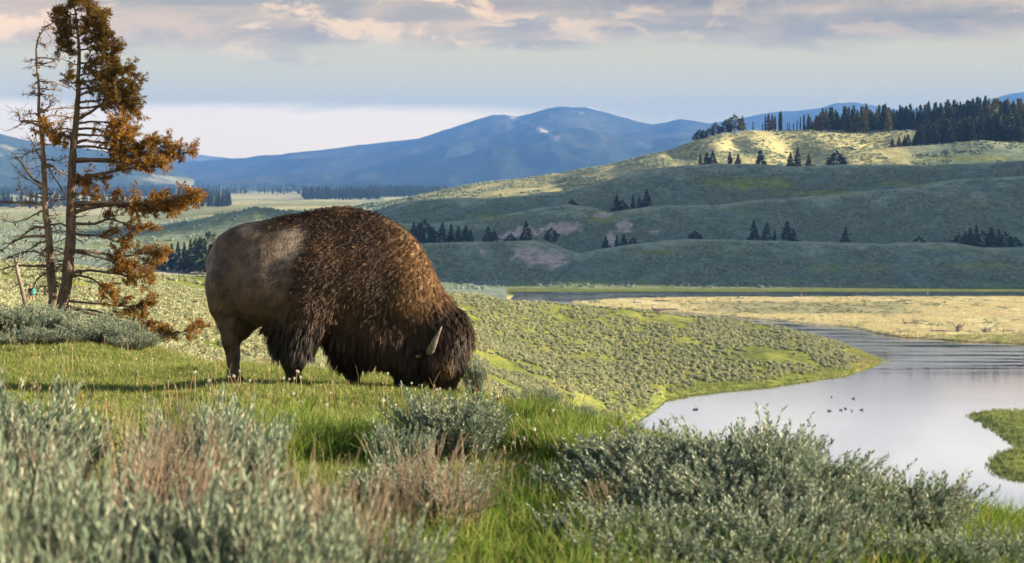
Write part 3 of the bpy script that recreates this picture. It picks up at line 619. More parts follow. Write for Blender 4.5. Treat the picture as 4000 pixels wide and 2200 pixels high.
# low meadow tussocks
px, X, d, rs = random_points(9000, 380, 560, 2000, 4300, 11, .5); Z = ground_z(X, d); PY = HY - F * Z / d
kk = np.where((PY > 1176) & (PY < 1228) & (px > 2650) & (px < 3650), .50, .64)
keep = (Z > -44.75) & (fbm(X / 6, d / 12, 66, 4) > kk); X, d, Z = X[keep], d[keep], Z[keep]; s = .35 + .5 * rs.rand(len(X))
scatter('meadow_tussocks', np.stack([X, d, Z], -1), rzs(rs, len(X)), np.stack([s * 1.5, s * 1.5, s * .7], -1), bushes, 'dull tussocks dotting the straw yellow meadow', 'tussock', seed=12)
# standing straw grass of the meadow
mg = [tuft_mesh('meadow_tuft', 150 + i, 12, .8, .55, .10, .6, M['straw_pale']) for i in range(4)]
px, X, d, rs = random_points(42000, 378, 546, 2050, 4250, 15, .5); Z = ground_z(X, d); cov = cover_colour(px, HY - F * Z / d, X, d, Z)
keep = (Z > -44.8) & (Z < -43.6) & (cov[:, 0] > .40) & (fbm(X / 9, d / 9, 67, 3) > .36); X, d, Z = X[keep], d[keep], Z[keep]; s = .6 + .7 * rs.rand(len(X))
scatter('meadow_grass', np.stack([X, d, Z], -1), rzs(rs, len(X)), np.stack([s * 1.3, s * 1.3, s * .42], -1), mg, 'pale straw coloured grass of the sunlit river meadow', 'grass', seed=16)
# reeds along the water's edge
reed = [tuft_mesh('reed_tuft', 140 + i, 16, .35, .75, .05, .5, M['grass']) for i in range(4)]
px, X, d, rs = random_points(26000, 200, 400, 2380, 4300, 13, .8); Z = ground_z(X, d)
keep = (Z > -45.12) & (Z < -44.0); X, d, Z = X[keep], d[keep], Z[keep]; s = .5 + .6 * rs.rand(len(X))
scatter('reeds', np.stack([X, d, Z], -1), rzs(rs, len(X)), np.stack([s, s, s], -1), reed, 'green reeds and sedge fringing the river banks', 'reeds', seed=14)

# ------------------------------------------------------------------ the bison
BD = 15.0; BS = F / BD                       # distance and photo pixels per metre there
BX0, BZ0 = (1300 - PX0) / BS, (HY - 1520) / BS
def zx(a): return (a * .5929 - 520) / 370.3
def zz(a): return (760 - .5929 * a) / 370.3
def smin(a, b, k_):
    h = np.clip(.5 + .5 * (b - a) / k_, 0, 1); return b * (1 - h) + a * h - k_ * h * (1 - h)
def capsule(P, a, b, ra, rb, sq=(1, 1, 1)):
    a = np.array(a, float); b = np.array(b, float); sq = np.array(sq)
    pa = (P - a) / sq; ba = (b - a) / sq; t = np.clip((pa @ ba) / (ba @ ba + 1e-9), 0, 1)
    return np.linalg.norm(pa - t[..., None] * ba, axis=-1) - (ra + (rb - ra) * t)
def ellip(P, c_, r):
    q = (P - np.array(c_)) / np.array(r); l = np.linalg.norm(q, axis=-1); g_ = np.linalg.norm(q / np.array(r), axis=-1) + 1e-9
    return l * (l - 1) / g_
def chain(P, pts, k_=.04):
    f = None
    for a, b in zip(pts[:-1], pts[1:]):
        c_ = capsule(P, a[:3], b[:3], a[3], b[3]); f = c_ if f is None else smin(f, c_, k_)
    return f
ST = np.array([(-1.335, 1.36, 1.24, .03, .1), (-1.30, 1.45, 1.12, .13, .1), (-1.21, 1.61, .98, .225, .12), (-1.08, 1.70, .85, .30, .15), (-.92, 1.755, .77, .36, .18), (-.70, 1.785, .70, .42, .2), (-.41, 1.84, .61, .45, .3), (-.12, 1.905, .55, .44, .42),
               (.07, 1.93, .50, .425, .5), (.28, 1.905, .46, .41, .5), (.44, 1.865, .42, .39, .5), (.60, 1.79, .37, .36, .45), (.73, 1.71, .31, .335, .4), (.84, 1.61, .27, .31, .4), (.92, 1.50, .24, .29, .35), (.99, 1.38, .24, .25, .3), (1.04, 1.22, .30, .17, .3), (1.07, .95, .60, .04, .3)])
def bison_sdf(P):
    x, y, z = P[..., 0], P[..., 1], P[..., 2]
    top, bot, w, kk = (np.interp(x, ST[:, 0], ST[:, i]) for i in (1, 2, 3, 4))
    zc = (top + bot) / 2; h = (top - bot) / 2
    t = (z - zc) / np.maximum(h, .02); wy = w * (1 - kk * np.clip(t + .15, 0, 1.2)) * (1 - .15 * np.clip(-t, 0, 1))
    q = np.sqrt((y / np.maximum(wy, .02)) ** 2 + t ** 2)
    f = (q - 1) * np.minimum(np.maximum(wy, .03), np.maximum(h, .03)) * .9
    f = np.where(x < ST[0, 0], np.maximum(f, ST[0, 0] - x), f); f = np.where(x > ST[-1, 0], np.maximum(f, x - ST[-1, 0]), f)
    # haunch, flank, shoulder
    for s in (-1, 1):
        f = smin(f, ellip(P, (-1.11, .17 * s, 1.08), (.18, .20, .34)), .065)
        f = smin(f, ellip(P, (-.20, .24 * s, 1.02), (.30, .20, .46)), .12)
        f = smin(f, ellip(P, (-.64, .19 * s, 1.04), (.42, .29, .37)), .05)
    # hind legs
    f = smin(f, chain(P, [(-1.11, -.19, 1.12, .19), (-1.115, -.22, .88, .125), (-1.06, -.22, .70, .098), (-1.045, -.22, .53, .078), (-1.015, -.22, .34, .055), (-1.01, -.22, .16, .060), (-.985, -.22, .05, .074)]), .06)
    f = smin(f, chain(P, [(-1.0, .17, 1.08, .25), (-.90, .2, .76, .15), (-1.0, .2, .60, .098), (-1.085, .2, .50, .07), (-1.07, .2, .32, .05), (-1.075, .2, .15, .055), (-1.06, .2, .045, .066)]), .06)
    # front legs
    f = smin(f, chain(P, [(-.26, -.22, .92, .25), (-.33, -.24, .66, .195), (-.37, -.24, .46, .170), (-.38, -.23, .32, .125), (-.385, -.22, .20, .070), (-.385, -.22, .12, .066), (-.415, -.22, .035, .080)]), .08)
    f = smin(f, chain(P, [(.05, .20, .80, .24), (.11, .2, .55, .19), (.155, .2, .33, .155), (.18, .2, .20, .115), (.19, .2, .06, .066), (.20, .2, -.02, .078)]), .08)
    # chest, throat, beard
    f = smin(f, ellip(P, (.45, 0, .60), (.50, .30, .31)), .12)
    f = smin(f, chain(P, [(.62, 0, .60, .27), (.82, 0, .34, .21), (.80, 0, .12, .13)]), .10)
    # head
    hd = ellip(P, (1.17, -.02, .46), (.265, .27, .40))
    hd = smin(hd, ellip(P, (1.24, -.02, .56), (.205, .235, .27)), .08)
    hd = smin(hd, capsule(P, (1.18, -.02, .30), (1.17, -.02, .02), .20, .125), .10)
    hd = smin(hd, ellip(P, (1.16, -.02, -.03), (.15, .125, .10)), .05)
    for s in (-1, 1):
        hd = smin(hd, ellip(P, (1.10, -.02 + s * .20, .34), (.12, .08, .14)), .06)      # cheek and brow
        hd = -smin(-hd, np.linalg.norm((P - np.array([1.13, -.02 + s * .30, .245])) / np.array([.06, .07, .045]), axis=-1) * .06 - .06, .03)  # eye socket
    f = smin(f, chain(P, [(.78, 0, 1.05, .30), (1.0, -.01, .78, .27), (1.12, -.02, .62, .24)]), .12)
    f = smin(f, hd, .10)
    # sheath
    f = smin(f, chain(P, [(-.62, 0, .62, .09), (-.60, 0, .52, .05)]), .08)
    return f
def iso_mesh(sdf, lo, hi, vox):
    import openvdb
    lo = np.array(lo); hi = np.array(hi); n = np.ceil((hi - lo) / vox).astype(int)
    ax = [lo[i] + vox * np.arange(n[i]) for i in range(3)]
    A = np.empty(tuple(n), np.float32)
    for i in range(n[0]):
        Y, Zv = np.meshgrid(ax[1], ax[2], indexing='ij'); A[i] = sdf(np.stack([np.full(Y.shape, ax[0][i]), Y, Zv], -1))
    gr = openvdb.FloatGrid(1.0); gr.copyFromArray(A); pts, quads = gr.convertToQuads(0.0)
    V = np.asarray(pts, float) * vox + lo; Q = np.asarray(quads, int)
    a, b, c_, d_ = (V[Q[:, i]] for i in range(4))
    vol = np.einsum('ij,ij->i', a, np.cross(b, c_)).sum() + np.einsum('ij,ij->i', a, np.cross(c_, d_)).sum()
    if vol < 0: Q = Q[:, ::-1]
    return V, Q
bV, bQ = iso_mesh(bison_sdf, (-1.5, -.75, -.25), (1.65, .75, 2.1), .021)
def sdf_normal(P, e=.006):
    n = np.stack([bison_sdf(P + np.eye(3)[i] * e) - bison_sdf(P - np.eye(3)[i] * e) for i in range(3)], -1); return unit(n)
def coat(P):
    """coat colour with painted neck sunlight and sheen, and region weights over the body"""
    x, y, z = P[:, 0], P[:, 1], P[:, 2]
    top = np.interp(x, ST[:, 0], ST[:, 1])
    xb = np.interp(z, [.6, .9, 1.25, 1.67, 1.85], [-.42, -.40, -.38, -.20, -.30])
    wob = (fbm(x * 6, z * 6, 70, 3) - .5) * .12
    man = sstep(xb - .05 + wob, xb + .07 + wob, x)
    spine = sstep(.16, .04, top - z) * sstep(-.80, -.45, x); man = np.maximum(man, spine)
    head = sstep(.86, 1.0, x - .5 * np.clip(z - .6, 0, 1)) * sstep(1.02, .85, z)
    leg = np.maximum(sstep(.82, .66, z) * sstep(-.72, -.60, x) * sstep(-.02, -.1, x) * (y < 0.05), sstep(.62, .5, z) * sstep(-.15, -.08, x) * sstep(.5, .35, x))
    beard = sstep(.42, .25, z) * sstep(.40, .55, x) * sstep(1.08, .95, x)
    chest = sstep(.66, .45, z) * sstep(-.15, .05, x)
    hind = 1 - man
    c_ = np.zeros((len(P), 3))
    nz = fbm(x * 9 + y * 3, z * 9, 71, 4)[:, None]
    def put(m, a, b=None):
        col = np.array(a) if b is None else np.array(a) * (1 - nz) + np.array(b) * nz
        c_[:] = c_ * (1 - m[:, None]) + col * m[:, None]
    put(np.ones(len(P)), (.034, .024, .017), (.080, .057, .041))
    put(sstep(.80, .45, z) * hind * .6, (.060, .038, .028))
    worn_sheen = sstep(1.35, .10, np.hypot((x + .40) / .20, (z - 1.50) / .24) + (fbm(x * 14, z * 14, 72, 3) - .5) * .9) * .85  # pale bald patches, with the sheen of the sky painted in
    worn_sheen = np.maximum(worn_sheen, .45 * sstep(1.0, .3, np.hypot((x + .86) / .16, (z - 1.66) / .09) + (fbm(x * 12, z * 12, 74, 3) - .5)))
    worn_sheen = np.maximum(worn_sheen, .30 * sstep(1.0, .2, np.hypot((x + .72) / .30, (z - 1.42) / .24) + (fbm(x * 9, z * 9, 75, 3) - .5)))
    put(worn_sheen * hind, (.27, .228, .20))
    put(man, (.023, .015, .011), (.062, .039, .025)); put(man * sstep(.42, .62, fbm(x * 3 + 4, z * 3 + y * 2, 78, 3)) * .7, (.048, .030, .019), (.100, .062, .036))
    neck_sunlight = man * sstep(.50, .90, x) * sstep(.72, .92, z); put(neck_sunlight * .8, (.13, .077, .034), (.25, .150, .066))  # golden sunlight on the neck painted into the fur colour
    put(chest * man * .75, (.030, .019, .014)); put(head, (.020, .013, .010), (.048, .030, .020)); put(leg, (.012, .010, .010), (.022, .017, .016)); put(beard, (.014, .011, .010))
    browc = head * sstep(1.0, .4, np.hypot((x - 1.22) / .10, (z - .27) / .14)); put(browc * .8, (.11, .066, .032))
    return c_, dict(man=man, head=head, leg=leg, beard=beard, chest=chest, hind=hind)
bcol, _ = coat(bV)
hoofz = bV[:, 2] < .075
def hide_mat():
    def b(t, gg):
        co = objco(t); n = gg.noise(gg.scale(co, (60, 60, 22)), 1.0, 4); n2 = gg.noise(co, 9, 4)
        c_ = gg.mix(1.0, attr(t), gg.mix(gg.ramp(gg.m('ADD', gg.m('MULTIPLY', n, .5), gg.m('MULTIPLY', n2, .5)), .38, .62), (.5, .5, .5), (1.5, 1.46, 1.42)), 'MULTIPLY')
        return principled(t, gg, c_, .55, .4, n, .7, .012)
    return pmat('bison_hide', b)
def fur_mat():
    def b(t, gg):
        r_ = t.nodes.new('ShaderNodeNewGeometry').outputs['Random Per Island']
        c_ = gg.mix(1.0, attr(t), gg.mix(r_, (.7, .7, .7), (1.35, 1.3, 1.25)), 'MULTIPLY')
        p = principled(t, gg, c_, .55, .3); tr = t.nodes.new('ShaderNodeBsdfTranslucent'); t.links.new(c_, tr.inputs[0])
        mx = t.nodes.new('ShaderNodeMixShader'); mx.inputs[0].default_value = .25; t.links.new(p, mx.inputs[1]); t.links.new(tr.outputs[0], mx.inputs[2]); return mx.outputs[0]
    return pmat('bison_fur', b)
M['hide'] = hide_mat(); M['fur'] = fur_mat()
M['horn'] = plain('horn', (.085, .078, .062), (.27, .25, .225), .45, 14, .4, .01, .4, (1, 1, .4)); M['hoof'] = plain('hoof', (.03, .026, .022), (.07, .06, .05), .6, 20)
M['eye'] = plain('eye', (.01, .008, .006), (.02, .015, .01), .1, 5, 0, .001, .6)
bis = empty('bison', (BX0, BD, BZ0)); tag(bis, 'large shaggy brown bull bison grazing head down on the grassy knoll', 'bison')
obj('body', mesh('body', bV, bQ, None, M['hide'], True, bcol), bis)
# fur: clumped tapering strands
def fur(name, n, clumps, length, lift, flow, curl, width, where, seed, hang=0.0):
    rs = R(seed)
    a, b, c_, d_ = (bV[bQ[:, i]] for i in range(4)); cen = (a + b + c_ + d_) / 4
    area = np.linalg.norm(np.cross(c_ - a, d_ - b), axis=1) / 2
    w = area * where(cen); w /= w.sum()
    f = rs.choice(len(bQ), n, p=w); u, v = rs.rand(n, 1), rs.rand(n, 1)
    P = (a[f] * (1 - u) + b[f] * u) * (1 - v) + (d_[f] * (1 - u) + c_[f] * u) * v
    Nn = sdf_normal(P)
    fl = flow(P); fl = unit(fl - (fl * Nn).sum(1, keepdims=True) * Nn)
    ln = length(P) * (.65 + .6 * rs.rand(n))
    # clumping
    ci = rs.choice(n, clumps, replace=False); Cp = P[ci]
    from mathutils.kdtree import KDTree
    kd = KDTree(clumps)
    for i, p in enumerate(Cp): kd.insert(p, i)
    kd.balance(); near_ = np.array([kd.find(p)[1] for p in P])
    cdir = unit(fl[ci] + (rs.rand(clumps, 3) - .5) * curl * 2); cl_n = lift * (.6 + .8 * rs.rand(clumps))
    ph = rs.rand(clumps) * 6.28
    dirv = unit(.65 * cdir[near_] + .35 * fl + (rs.rand(n, 3) - .5) * .5 * curl)
    lf = cl_n[near_][:, None]; pull = (Cp[near_] - P) * .7
    side = unit(np.cross(dirv, Nn)); pts = []
    for t in (0, .36, .70, 1.0):
        p = P + Nn * (-.006 + (ln * lf[:, 0] * math.sin(min(1, t * 1.25) * 1.57))[:, None]) + dirv * (ln * t * (1 - .25 * lf[:, 0]))[:, None] + pull * t * t * .85
        p = p + side * (np.sin(ph[near_] + t * 4.2) * curl * ln * .28 * t)[:, None]
        p[:, 2] -= hang * ln * t * t
        pts.append(p)
    rv = unit(np.cross(unit(pts[3] - pts[0]), unit(Nn + .9 * (rs.rand(n, 3) - .5))))
    ww = (width * (.7 + .6 * rs.rand(n)))[:, None] * .5
    V = np.stack([pts[0] - rv * ww, pts[0] + rv * ww, pts[1] + rv * ww, pts[1] - rv * ww, pts[2] + rv * ww * .75, pts[2] - rv * ww * .75, pts[3]], 1)
    k_ = np.arange(n)[:, None] * 7
    Q = np.concatenate([k_ + np.array([[0, 1, 2, 3]]), k_ + np.array([[3, 2, 4, 5]])]); T = k_ + np.array([[5, 4, 6]])
    c0, reg = coat(P); tone = (.70 + .55 * rs.rand(clumps))[near_][:, None] * (.8 + .4 * rs.rand(n, 1))
    c0 = c0 * tone; tipc = c0 * np.where(reg['man'][:, None] > .5, 1.30, 1.2)
    cc = np.stack([c0 * .8, c0 * .8, c0, c0, (c0 + tipc) / 2, (c0 + tipc) / 2, tipc], 1)
    return obj(name, mesh(name, V.reshape(-1, 3), Q, T, M['fur'], True, np.clip(cc, 0, 1).reshape(-1, 3)), bis)
def reg(P): return coat(P)[1]
def w_body(P):
    r = reg(P); return r['hind'] * (P[:, 2] > .10) + .001
def w_mantle(P):
    r = reg(P); return r['man'] * (1 - r['head']) * (1 - r['leg']) * (1 - .6 * r['chest']) + 1e-5
def w_head(P):
    r = reg(P); eye = np.hypot((P[:, 0] - 1.115) / .05, (P[:, 2] - .245) / .035); return r['head'] * (P[:, 2] > -.03) * (eye > 1.5) * np.where(P[:, 2] < .12, .5, 1) + 1e-6
def w_long(P):
    r = reg(P); return np.clip(r['leg'] * (P[:, 2] > np.where(P[:, 0] < -.05, .41, .24)) + r['beard'] + r['chest'] * r['man'] * .6 * (P[:, 2] > .22), 0, 1) * (1 - .8 * r['head']) + 1e-6
def fl_body(P): return np.stack([-.35 + 0 * P[:, 0], 0 * P[:, 0], -1 + 0 * P[:, 0]], -1)
def fl_mantle(P): return np.stack([np.where(P[:, 0] > .55, .1, -.30), 0 * P[:, 0], np.full(len(P), -.8)], -1) + (R(5).rand(len(P), 3) - .5) * .7
def fl_head(P): return np.stack([np.where(P[:, 2] > .5, .35, .0) * np.sign(1.3 - P[:, 0]), .25 * np.sign(P[:, 1]), np.full(len(P), -1.)], -1)
def fl_down(P): return np.stack([np.where(P[:, 0] < -.05, -.28, -.10), .15 * np.sign(P[:, 1]), np.full(len(P), -1.)], -1)
fur('coat', 22000, 5000, lambda P: .026 + 0 * P[:, 0], .16, fl_body, .25, .0045, w_body, 1)
fur('mantle_fur', 56000, 6500, lambda P: np.interp(P[:, 2], [.5, 1.0, 1.6, 1.9], [.070, .056, .045, .040]), .45, fl_mantle, .6, .0045, w_mantle, 2)
fur('head_fur', 17000, 900, lambda P: np.interp(P[:, 2], [0, .2, .45, .7, .9], [.05, .06, .10, .15, .09]), .30, fl_head, .28, .0055, w_head, 3)
fur('leg_fur', 22000, 1100, lambda P: np.interp(P[:, 2], [.15, .3, .6, .8], [.07, .11, .12, .09]), .50, fl_down, .30, .006, w_long, 4, .25)
# rear fringe and tail
def tail():
    ge = Geo(); P = np.array([(-1.27, .03, 1.52), (-1.315, .03, 1.38), (-1.315, .03, 1.15), (-1.275, .03, .98), (-1.235, .03, .86)]); ge.tube(P, [.035, .03, .022, .018, .012], 8, True, (.05, .034, .026))
    rs = R(9); n = 420; t = rs.rand(n); base = np.stack([np.interp(t, [0, 1], [-1.275, -1.225]), .03 + (rs.rand(n) - .5) * .03, np.interp(t, [0, 1], [1.0, .84])], -1)
    dv = np.stack([.12 + .2 * (rs.rand(n) - .5), .3 * (rs.rand(n) - .5), -1 + 0 * t], -1) * (.16 + .14 * rs.rand(n))[:, None]
    V, Q = leaf_card(base, dv, np.full(n, .006), unit(np.cross(dv, rs.rand(n, 3) - .5))); ge.add(V, Q, None, (.022, .015, .012))
    return ge.mesh('tail', M['fur'])
obj('tail', tail(), bis)
def horn(s):
    t = np.linspace(0, 1, 14)
    P = np.array([(1.035, s * .235 - .02, .42), (1.045, s * .30 - .02, .44), (1.075, s * .365 - .02, .50), (1.12, s * .385 - .02, .60), (1.168, s * .36 - .02, .70)])
    P = np.stack([np.interp(t, np.linspace(0, 1, 5), P[:, i]) for i in range(3)], -1)
    for _ in range(3): P[1:-1] = (P[:-2] + 2 * P[1:-1] + P[2:]) / 4
    ge = Geo(); ge.tube(P, np.interp(t, [0, .2, .6, .95, 1], [.047, .046, .033, .009, .004]) * (1 + .03 * np.sin(t * 70)), 14); return ge.mesh('horn', M['horn'])
for s in (-1, 1):
    obj('horn', horn(s), bis)
    e = Geo(); e.blob((1.125, -.02 + s * .222, .245), (.026, .022, .020), 12, 8); obj('eye', e.mesh('eye', M['eye']), bis)
    e = Geo(); t = np.linspace(0, 1, 6); e.tube(np.stack([.98 - .10 * t, -.02 + s * (.24 + .12 * t), .43 - .05 * t], -1), .035 * np.sin(np.clip(t * 2.6 + .5, 0, 3.05)) + .008, 8); obj('ear', e.mesh('ear', M['hide']), bis)
    n_ = Geo(); n_.blob((1.265, -.02 + s * .06, -.015), (.02, .022, .026), 8, 6); obj('nostril', n_.mesh('nostril', M['eye']), bis)
def hoof(x, y, z):
    ge = Geo()
    for s in (-1, 1):
        t = np.linspace(0, 1, 5)
        ge.tube(np.stack([x + .045 * t + .01, y + s * (.034 + .006 * t), z + .075 - .10 * t], -1), .040 + .014 * t, 9)
    return ge.mesh('hoof', M['hoof'])
for x, y, z in ((-.985, -.22, .035), (-1.06, .2, .03), (-.425, -.22, .02), (.20, .2, -.03)): obj('hoof', hoof(x, y, z), bis)

# ------------------------------------------------------------------ the two trees on the knoll
TD = 30.0
def tp(px, py, dy=0.0):
    """a point of a tree standing TD metres away; dy = metres nearer (-) or farther (+)"""
    return np.array([(px - PX0) / F * TD, TD + dy, (HY - py) / F * TD])
def smooth_line(pts, n):
    pts = np.array(pts, float); t = np.concatenate([[0], np.cumsum(np.linalg.norm(np.diff(pts, axis=0), axis=1))]); t /= t[-1]
    q = np.linspace(0, 1, n); P = np.stack([np.interp(q, t, pts[:, i]) for i in range(3)], -1)
    for _ in range(2): P[1:-1] = (P[:-2] + 2 * P[1:-1] + P[2:]) / 4
    return P
def wiggly(P, rs, amp):
    P = P.copy(); n = len(P); w = np.cumsum(rs.randn(n, 3), axis=0); w -= np.linspace(0, 1, n)[:, None] * w[-1]; P += w * amp; return P
def needle_tufts(ge, base, dirs, ln, rs, k_=18, w=.017, nl=.074):
    """bottle-brush bunches of needles along short twigs"""
    n = len(base); b = np.repeat(base, k_, 0); d0 = np.repeat(dirs, k_, 0); t = rs.rand(n * k_, 1); L_ = np.repeat(ln, k_)[:, None]
    r_ = unit(rs.randn(n * k_, 3)); dv = unit(d0 * .75 + r_ * .8) * (nl * (.7 + .6 * rs.rand(n * k_, 1)))
    V, Q = leaf_card(b + d0 * L_ * t, dv, np.full(n * k_, w), unit(np.cross(dv, rs.randn(n * k_, 3)))); ge.add(V, Q)
def limb(tree, pts, r0, mat, rs, leafy, spread=.34, twig_n=16, leaf_from=.35, tuft_n=3.0, droop=0.0, cones=0, leafm='needle_red'):
    P = wiggly(smooth_line(pts, 14), rs, .010); ln = np.linalg.norm(np.diff(P, axis=0), axis=1).sum()
    ge = Geo(); tt = np.linspace(0, 1, 14); ge.tube(P, r0 * (1 - .82 * tt) + .003, 6)
    ends, dirs = [], []
    T = unit(np.gradient(P, axis=0))
    for k_ in range(twig_n):
        u = leaf_from * .5 + (1 - leaf_from * .5) * rs.rand() ** .8; i = u * 13; i0 = int(min(12, i)); b = P[i0] + (P[i0 + 1] - P[i0]) * (i - i0)
        ax = unit(T[i0] * (.55 + .5 * rs.rand()) + unit(rs.randn(3) * [1, 1, .75]) * .85 + np.array([0, 0, .18 - droop])); l = min(spread, ln * .45) * (.4 + .8 * rs.rand()) * (1 - .35 * u)
        q = np.linspace(0, 1, 5)[:, None]; tw = b + ax * l * q + (rs.randn(3) * .10 * l + np.array([0, 0, .14 * l if leafy else -.08 * l])) * q * q
        tw = wiggly(tw, rs, l * .04)
        ge.tube(tw, np.linspace(.0085, .003, 5) * (1 if r0 > .02 else .7), 4, False)
        for m_ in range(2 if leafy else 3):
            s_ = tw[2 + m_ % 3]; a2 = unit(ax + unit(rs.randn(3)) * .9); l2 = l * (.25 + .3 * rs.rand()); ge.tube([s_, s_ + a2 * l2 * .5, s_ + a2 * l2 + rs.randn(3) * .02], [.004, .003, .002], 3, False)
            if u > leaf_from: ends.append(s_ + a2 * l2 * .55); dirs.append(a2)
        if u > leaf_from:
            for s_ in np.linspace(.35, 1, int(tuft_n) + 1): ends.append(tw[int(s_ * 4)]); dirs.append(unit(ax + .4 * rs.randn(3)))
    for _ in range(cones):
        u = rs.rand(); c_ = P[int(u * 13)] + rs.randn(3) * .05; ge.blob(c_, (.022, .022, .028), 6, 4)
    br = obj('branch', ge.mesh('branch', mat), tree)
    if leafy:
        ends.append(P[-1]); dirs.append(T[-1]); g2 = Geo(); e = np.array(ends); needle_tufts(g2, e, np.array(dirs), np.full(len(e), .10), rs)
        obj('needles', g2.mesh('needles', M[leafm], True), br)
    return br
def trunk(tree, line, wid, mat, rs, z_sink=.3):
    pts = [tp(x, y, dy) for x, y, dy in line]; pts[0] = pts[0] - np.array([0, 0, z_sink]); P = wiggly(smooth_line(pts, 40), rs, .006)
    ge = Geo(); y_ = np.linspace(0, 1, 40); r_ = np.interp(y_, np.linspace(0, 1, len(wid)), wid) / 2 / F * TD
    ge.tube(P, r_ * (1 + .05 * rs.randn(40)), 12); obj('trunk', ge.mesh('trunk', mat), tree); return P
rs = R(41)
pine_line = [(246, 1262, 0), (243, 1193, 0), (262, 1108, 0), (271, 995, 0), (277, 882, 0), (279, 769, 0), (285, 656, 0), (294, 543, 0), (299, 469, 0), (306, 395, 0), (307, 296, 0), (309, 198, 0), (301, 99, 0), (289, 20, 0), (284, -45, 0)]
pine = empty('pine_tree', tuple(tp(246, 1262))); tag(pine, 'leaning pine with rusty orange needles reaching to the right, on the knoll', 'tree')
def under(parent):                       # parts are laid out in world metres under an empty at the tree's foot
    for ch in parent.children:
        ch.location = tuple(-np.array(parent.location))
trunk(pine, pine_line, [52, 46, 40, 38, 34, 30, 24, 18, 14, 9, 3], M['bark'], rs)
def tx(y): return np.interp(y, [p[1] for p in pine_line][::-1], [p[0] for p in pine_line][::-1])
PL = [  # y on the trunk, way points, end; radius, leafiness
    (-25, [(330, -20)], .012, 10), (5, [(335, -5)], .014, 10), (20, [(262, 5)], .012, 8), (40, [(345, 30), (360, 30)], .016, 12), (60, [(258, 40), (240, 45)], .014, 9), (75, [(360, 70), (395, 58)], .018, 14), (110, [(350, 100), (398, 78)], .018, 14),
    (120, [(260, 100), (225, 82)], .015, 12), (140, [(360, 130), (405, 110)], .018, 13), (150, [(250, 132), (212, 122)], .016, 12), (170, [(360, 165), (422, 140)], .020, 15), (195, [(360, 180), (418, 168)], .018, 12), (205, [(270, 190), (237, 168)], .015, 10), (215, [(255, 200), (238, 178)], .014, 8),
    (250, [(380, 235), (430, 215), (472, 203)], .022, 18), (270, [(380, 250), (440, 235)], .020, 16), (300, [(390, 280), (460, 262)], .022, 17), (255, [(262, 240), (242, 230)], .012, 4), (330, [(380, 315), (450, 285), (516, 272)], .026, 22), (350, [(400, 330), (480, 318)], .024, 20), (340, [(288, 320), (275, 298)], .012, 6),
    (375, [(400, 350), (480, 345), (535, 340)], .026, 22), (360, [(275, 330), (256, 322)], .012, 3), (400, [(420, 390), (500, 372), (540, 385)], .026, 22), (425, [(400, 405), (480, 398), (535, 405)], .024, 20), (465, [(345, 445), (420, 402), (500, 420), (520, 440)], .036, 22), (480, [(380, 475), (450, 478), (500, 485)], .024, 18),
    (500, [(380, 500), (440, 515), (490, 505)], .026, 18), (515, [(262, 500), (240, 505), (190, 520)], .018, 14), (540, [(265, 535), (215, 548)], .016, 12), (530, [(380, 525), (460, 540), (515, 522)], .028, 22), (560, [(340, 545), (420, 560), (500, 565), (590, 560)], .034, 26), (575, [(350, 570), (430, 585), (520, 590)], .030, 24),
    (622, [(360, 620), (445, 625), (550, 600), (660, 560)], .040, 30), (628, [(380, 625), (480, 640), (620, 620), (735, 592)], .042, 34), (640, [(275, 640), (258, 636)], .012, 4), (705, [(330, 690), (380, 682), (530, 657), (640, 655), (680, 650)], .044, 30), (715, [(350, 705), (420, 700)], .024, 12),
    (760, [(380, 760), (440, 770)], .020, 12), (800, [(360, 797), (480, 797), (600, 790), (757, 762)], .044, 36), (834, [(320, 815), (395, 797), (520, 790), (640, 800), (740, 795)], .046, 38), (810, [(420, 800), (560, 820), (660, 825)], .030, 26), (880, [(330, 872), (367, 877), (430, 854), (500, 880), (590, 893)], .034, 20),
    (915, [(367, 922), (430, 940), (500, 950)], .030, 14), (980, [(340, 978), (400, 990), (470, 1010), (560, 985), (625, 995)], .038, 28), (985, [(380, 1000), (480, 1040), (560, 1040)], .030, 22), (1075, [(320, 1050), (365, 1040), (440, 1055), (530, 1080), (600, 1085)], .034, 24),
    (1085, [(330, 1075), (400, 1095), (450, 1130), (520, 1150)], .026, 14), (1176, [(330, 1178), (395, 1183), (480, 1200), (590, 1187)], .026, 20), (1190, [(380, 1210), (500, 1245), (580, 1280), (640, 1310)], .030, 26), (1195, [(420, 1250), (560, 1300), (680, 1310), (773, 1285)], .032, 26),
]
for y0, way, r0, nt_ in PL:
    dy = rs.randn() * .28; pts = [tp(tx(y0), y0)] + [tp(a, b, dy * (i + 1) / len(way) + rs.randn() * .08) for i, (a, b) in enumerate(way)]
    bare = (.42 if y0 > 440 else .22) if len(way) > 2 else .08
    limb(pine, pts, r0, M['bark'], rs, nt_ >= 5, .36 if len(way) > 2 else .24, int(nt_ * 1.15), bare, 3, .1, 2, 'needle_brown' if y0 < 440 else 'needle_red')
for k_ in range(16):                     # short dead twigs low on the trunk
    y0 = 700 + rs.rand() * 480; s_ = -1 if rs.rand() < .55 else 1; e = (tx(y0) + s_ * (35 + 60 * rs.rand()), y0 + 50 * (rs.rand() - .4))
    limb(pine, [tp(tx(y0), y0), tp((tx(y0) + e[0]) / 2, (y0 + e[1]) / 2 + 8), tp(*e, .3 * rs.randn())], .010, M['bark'], rs, False, .2, 5)
under(pine)
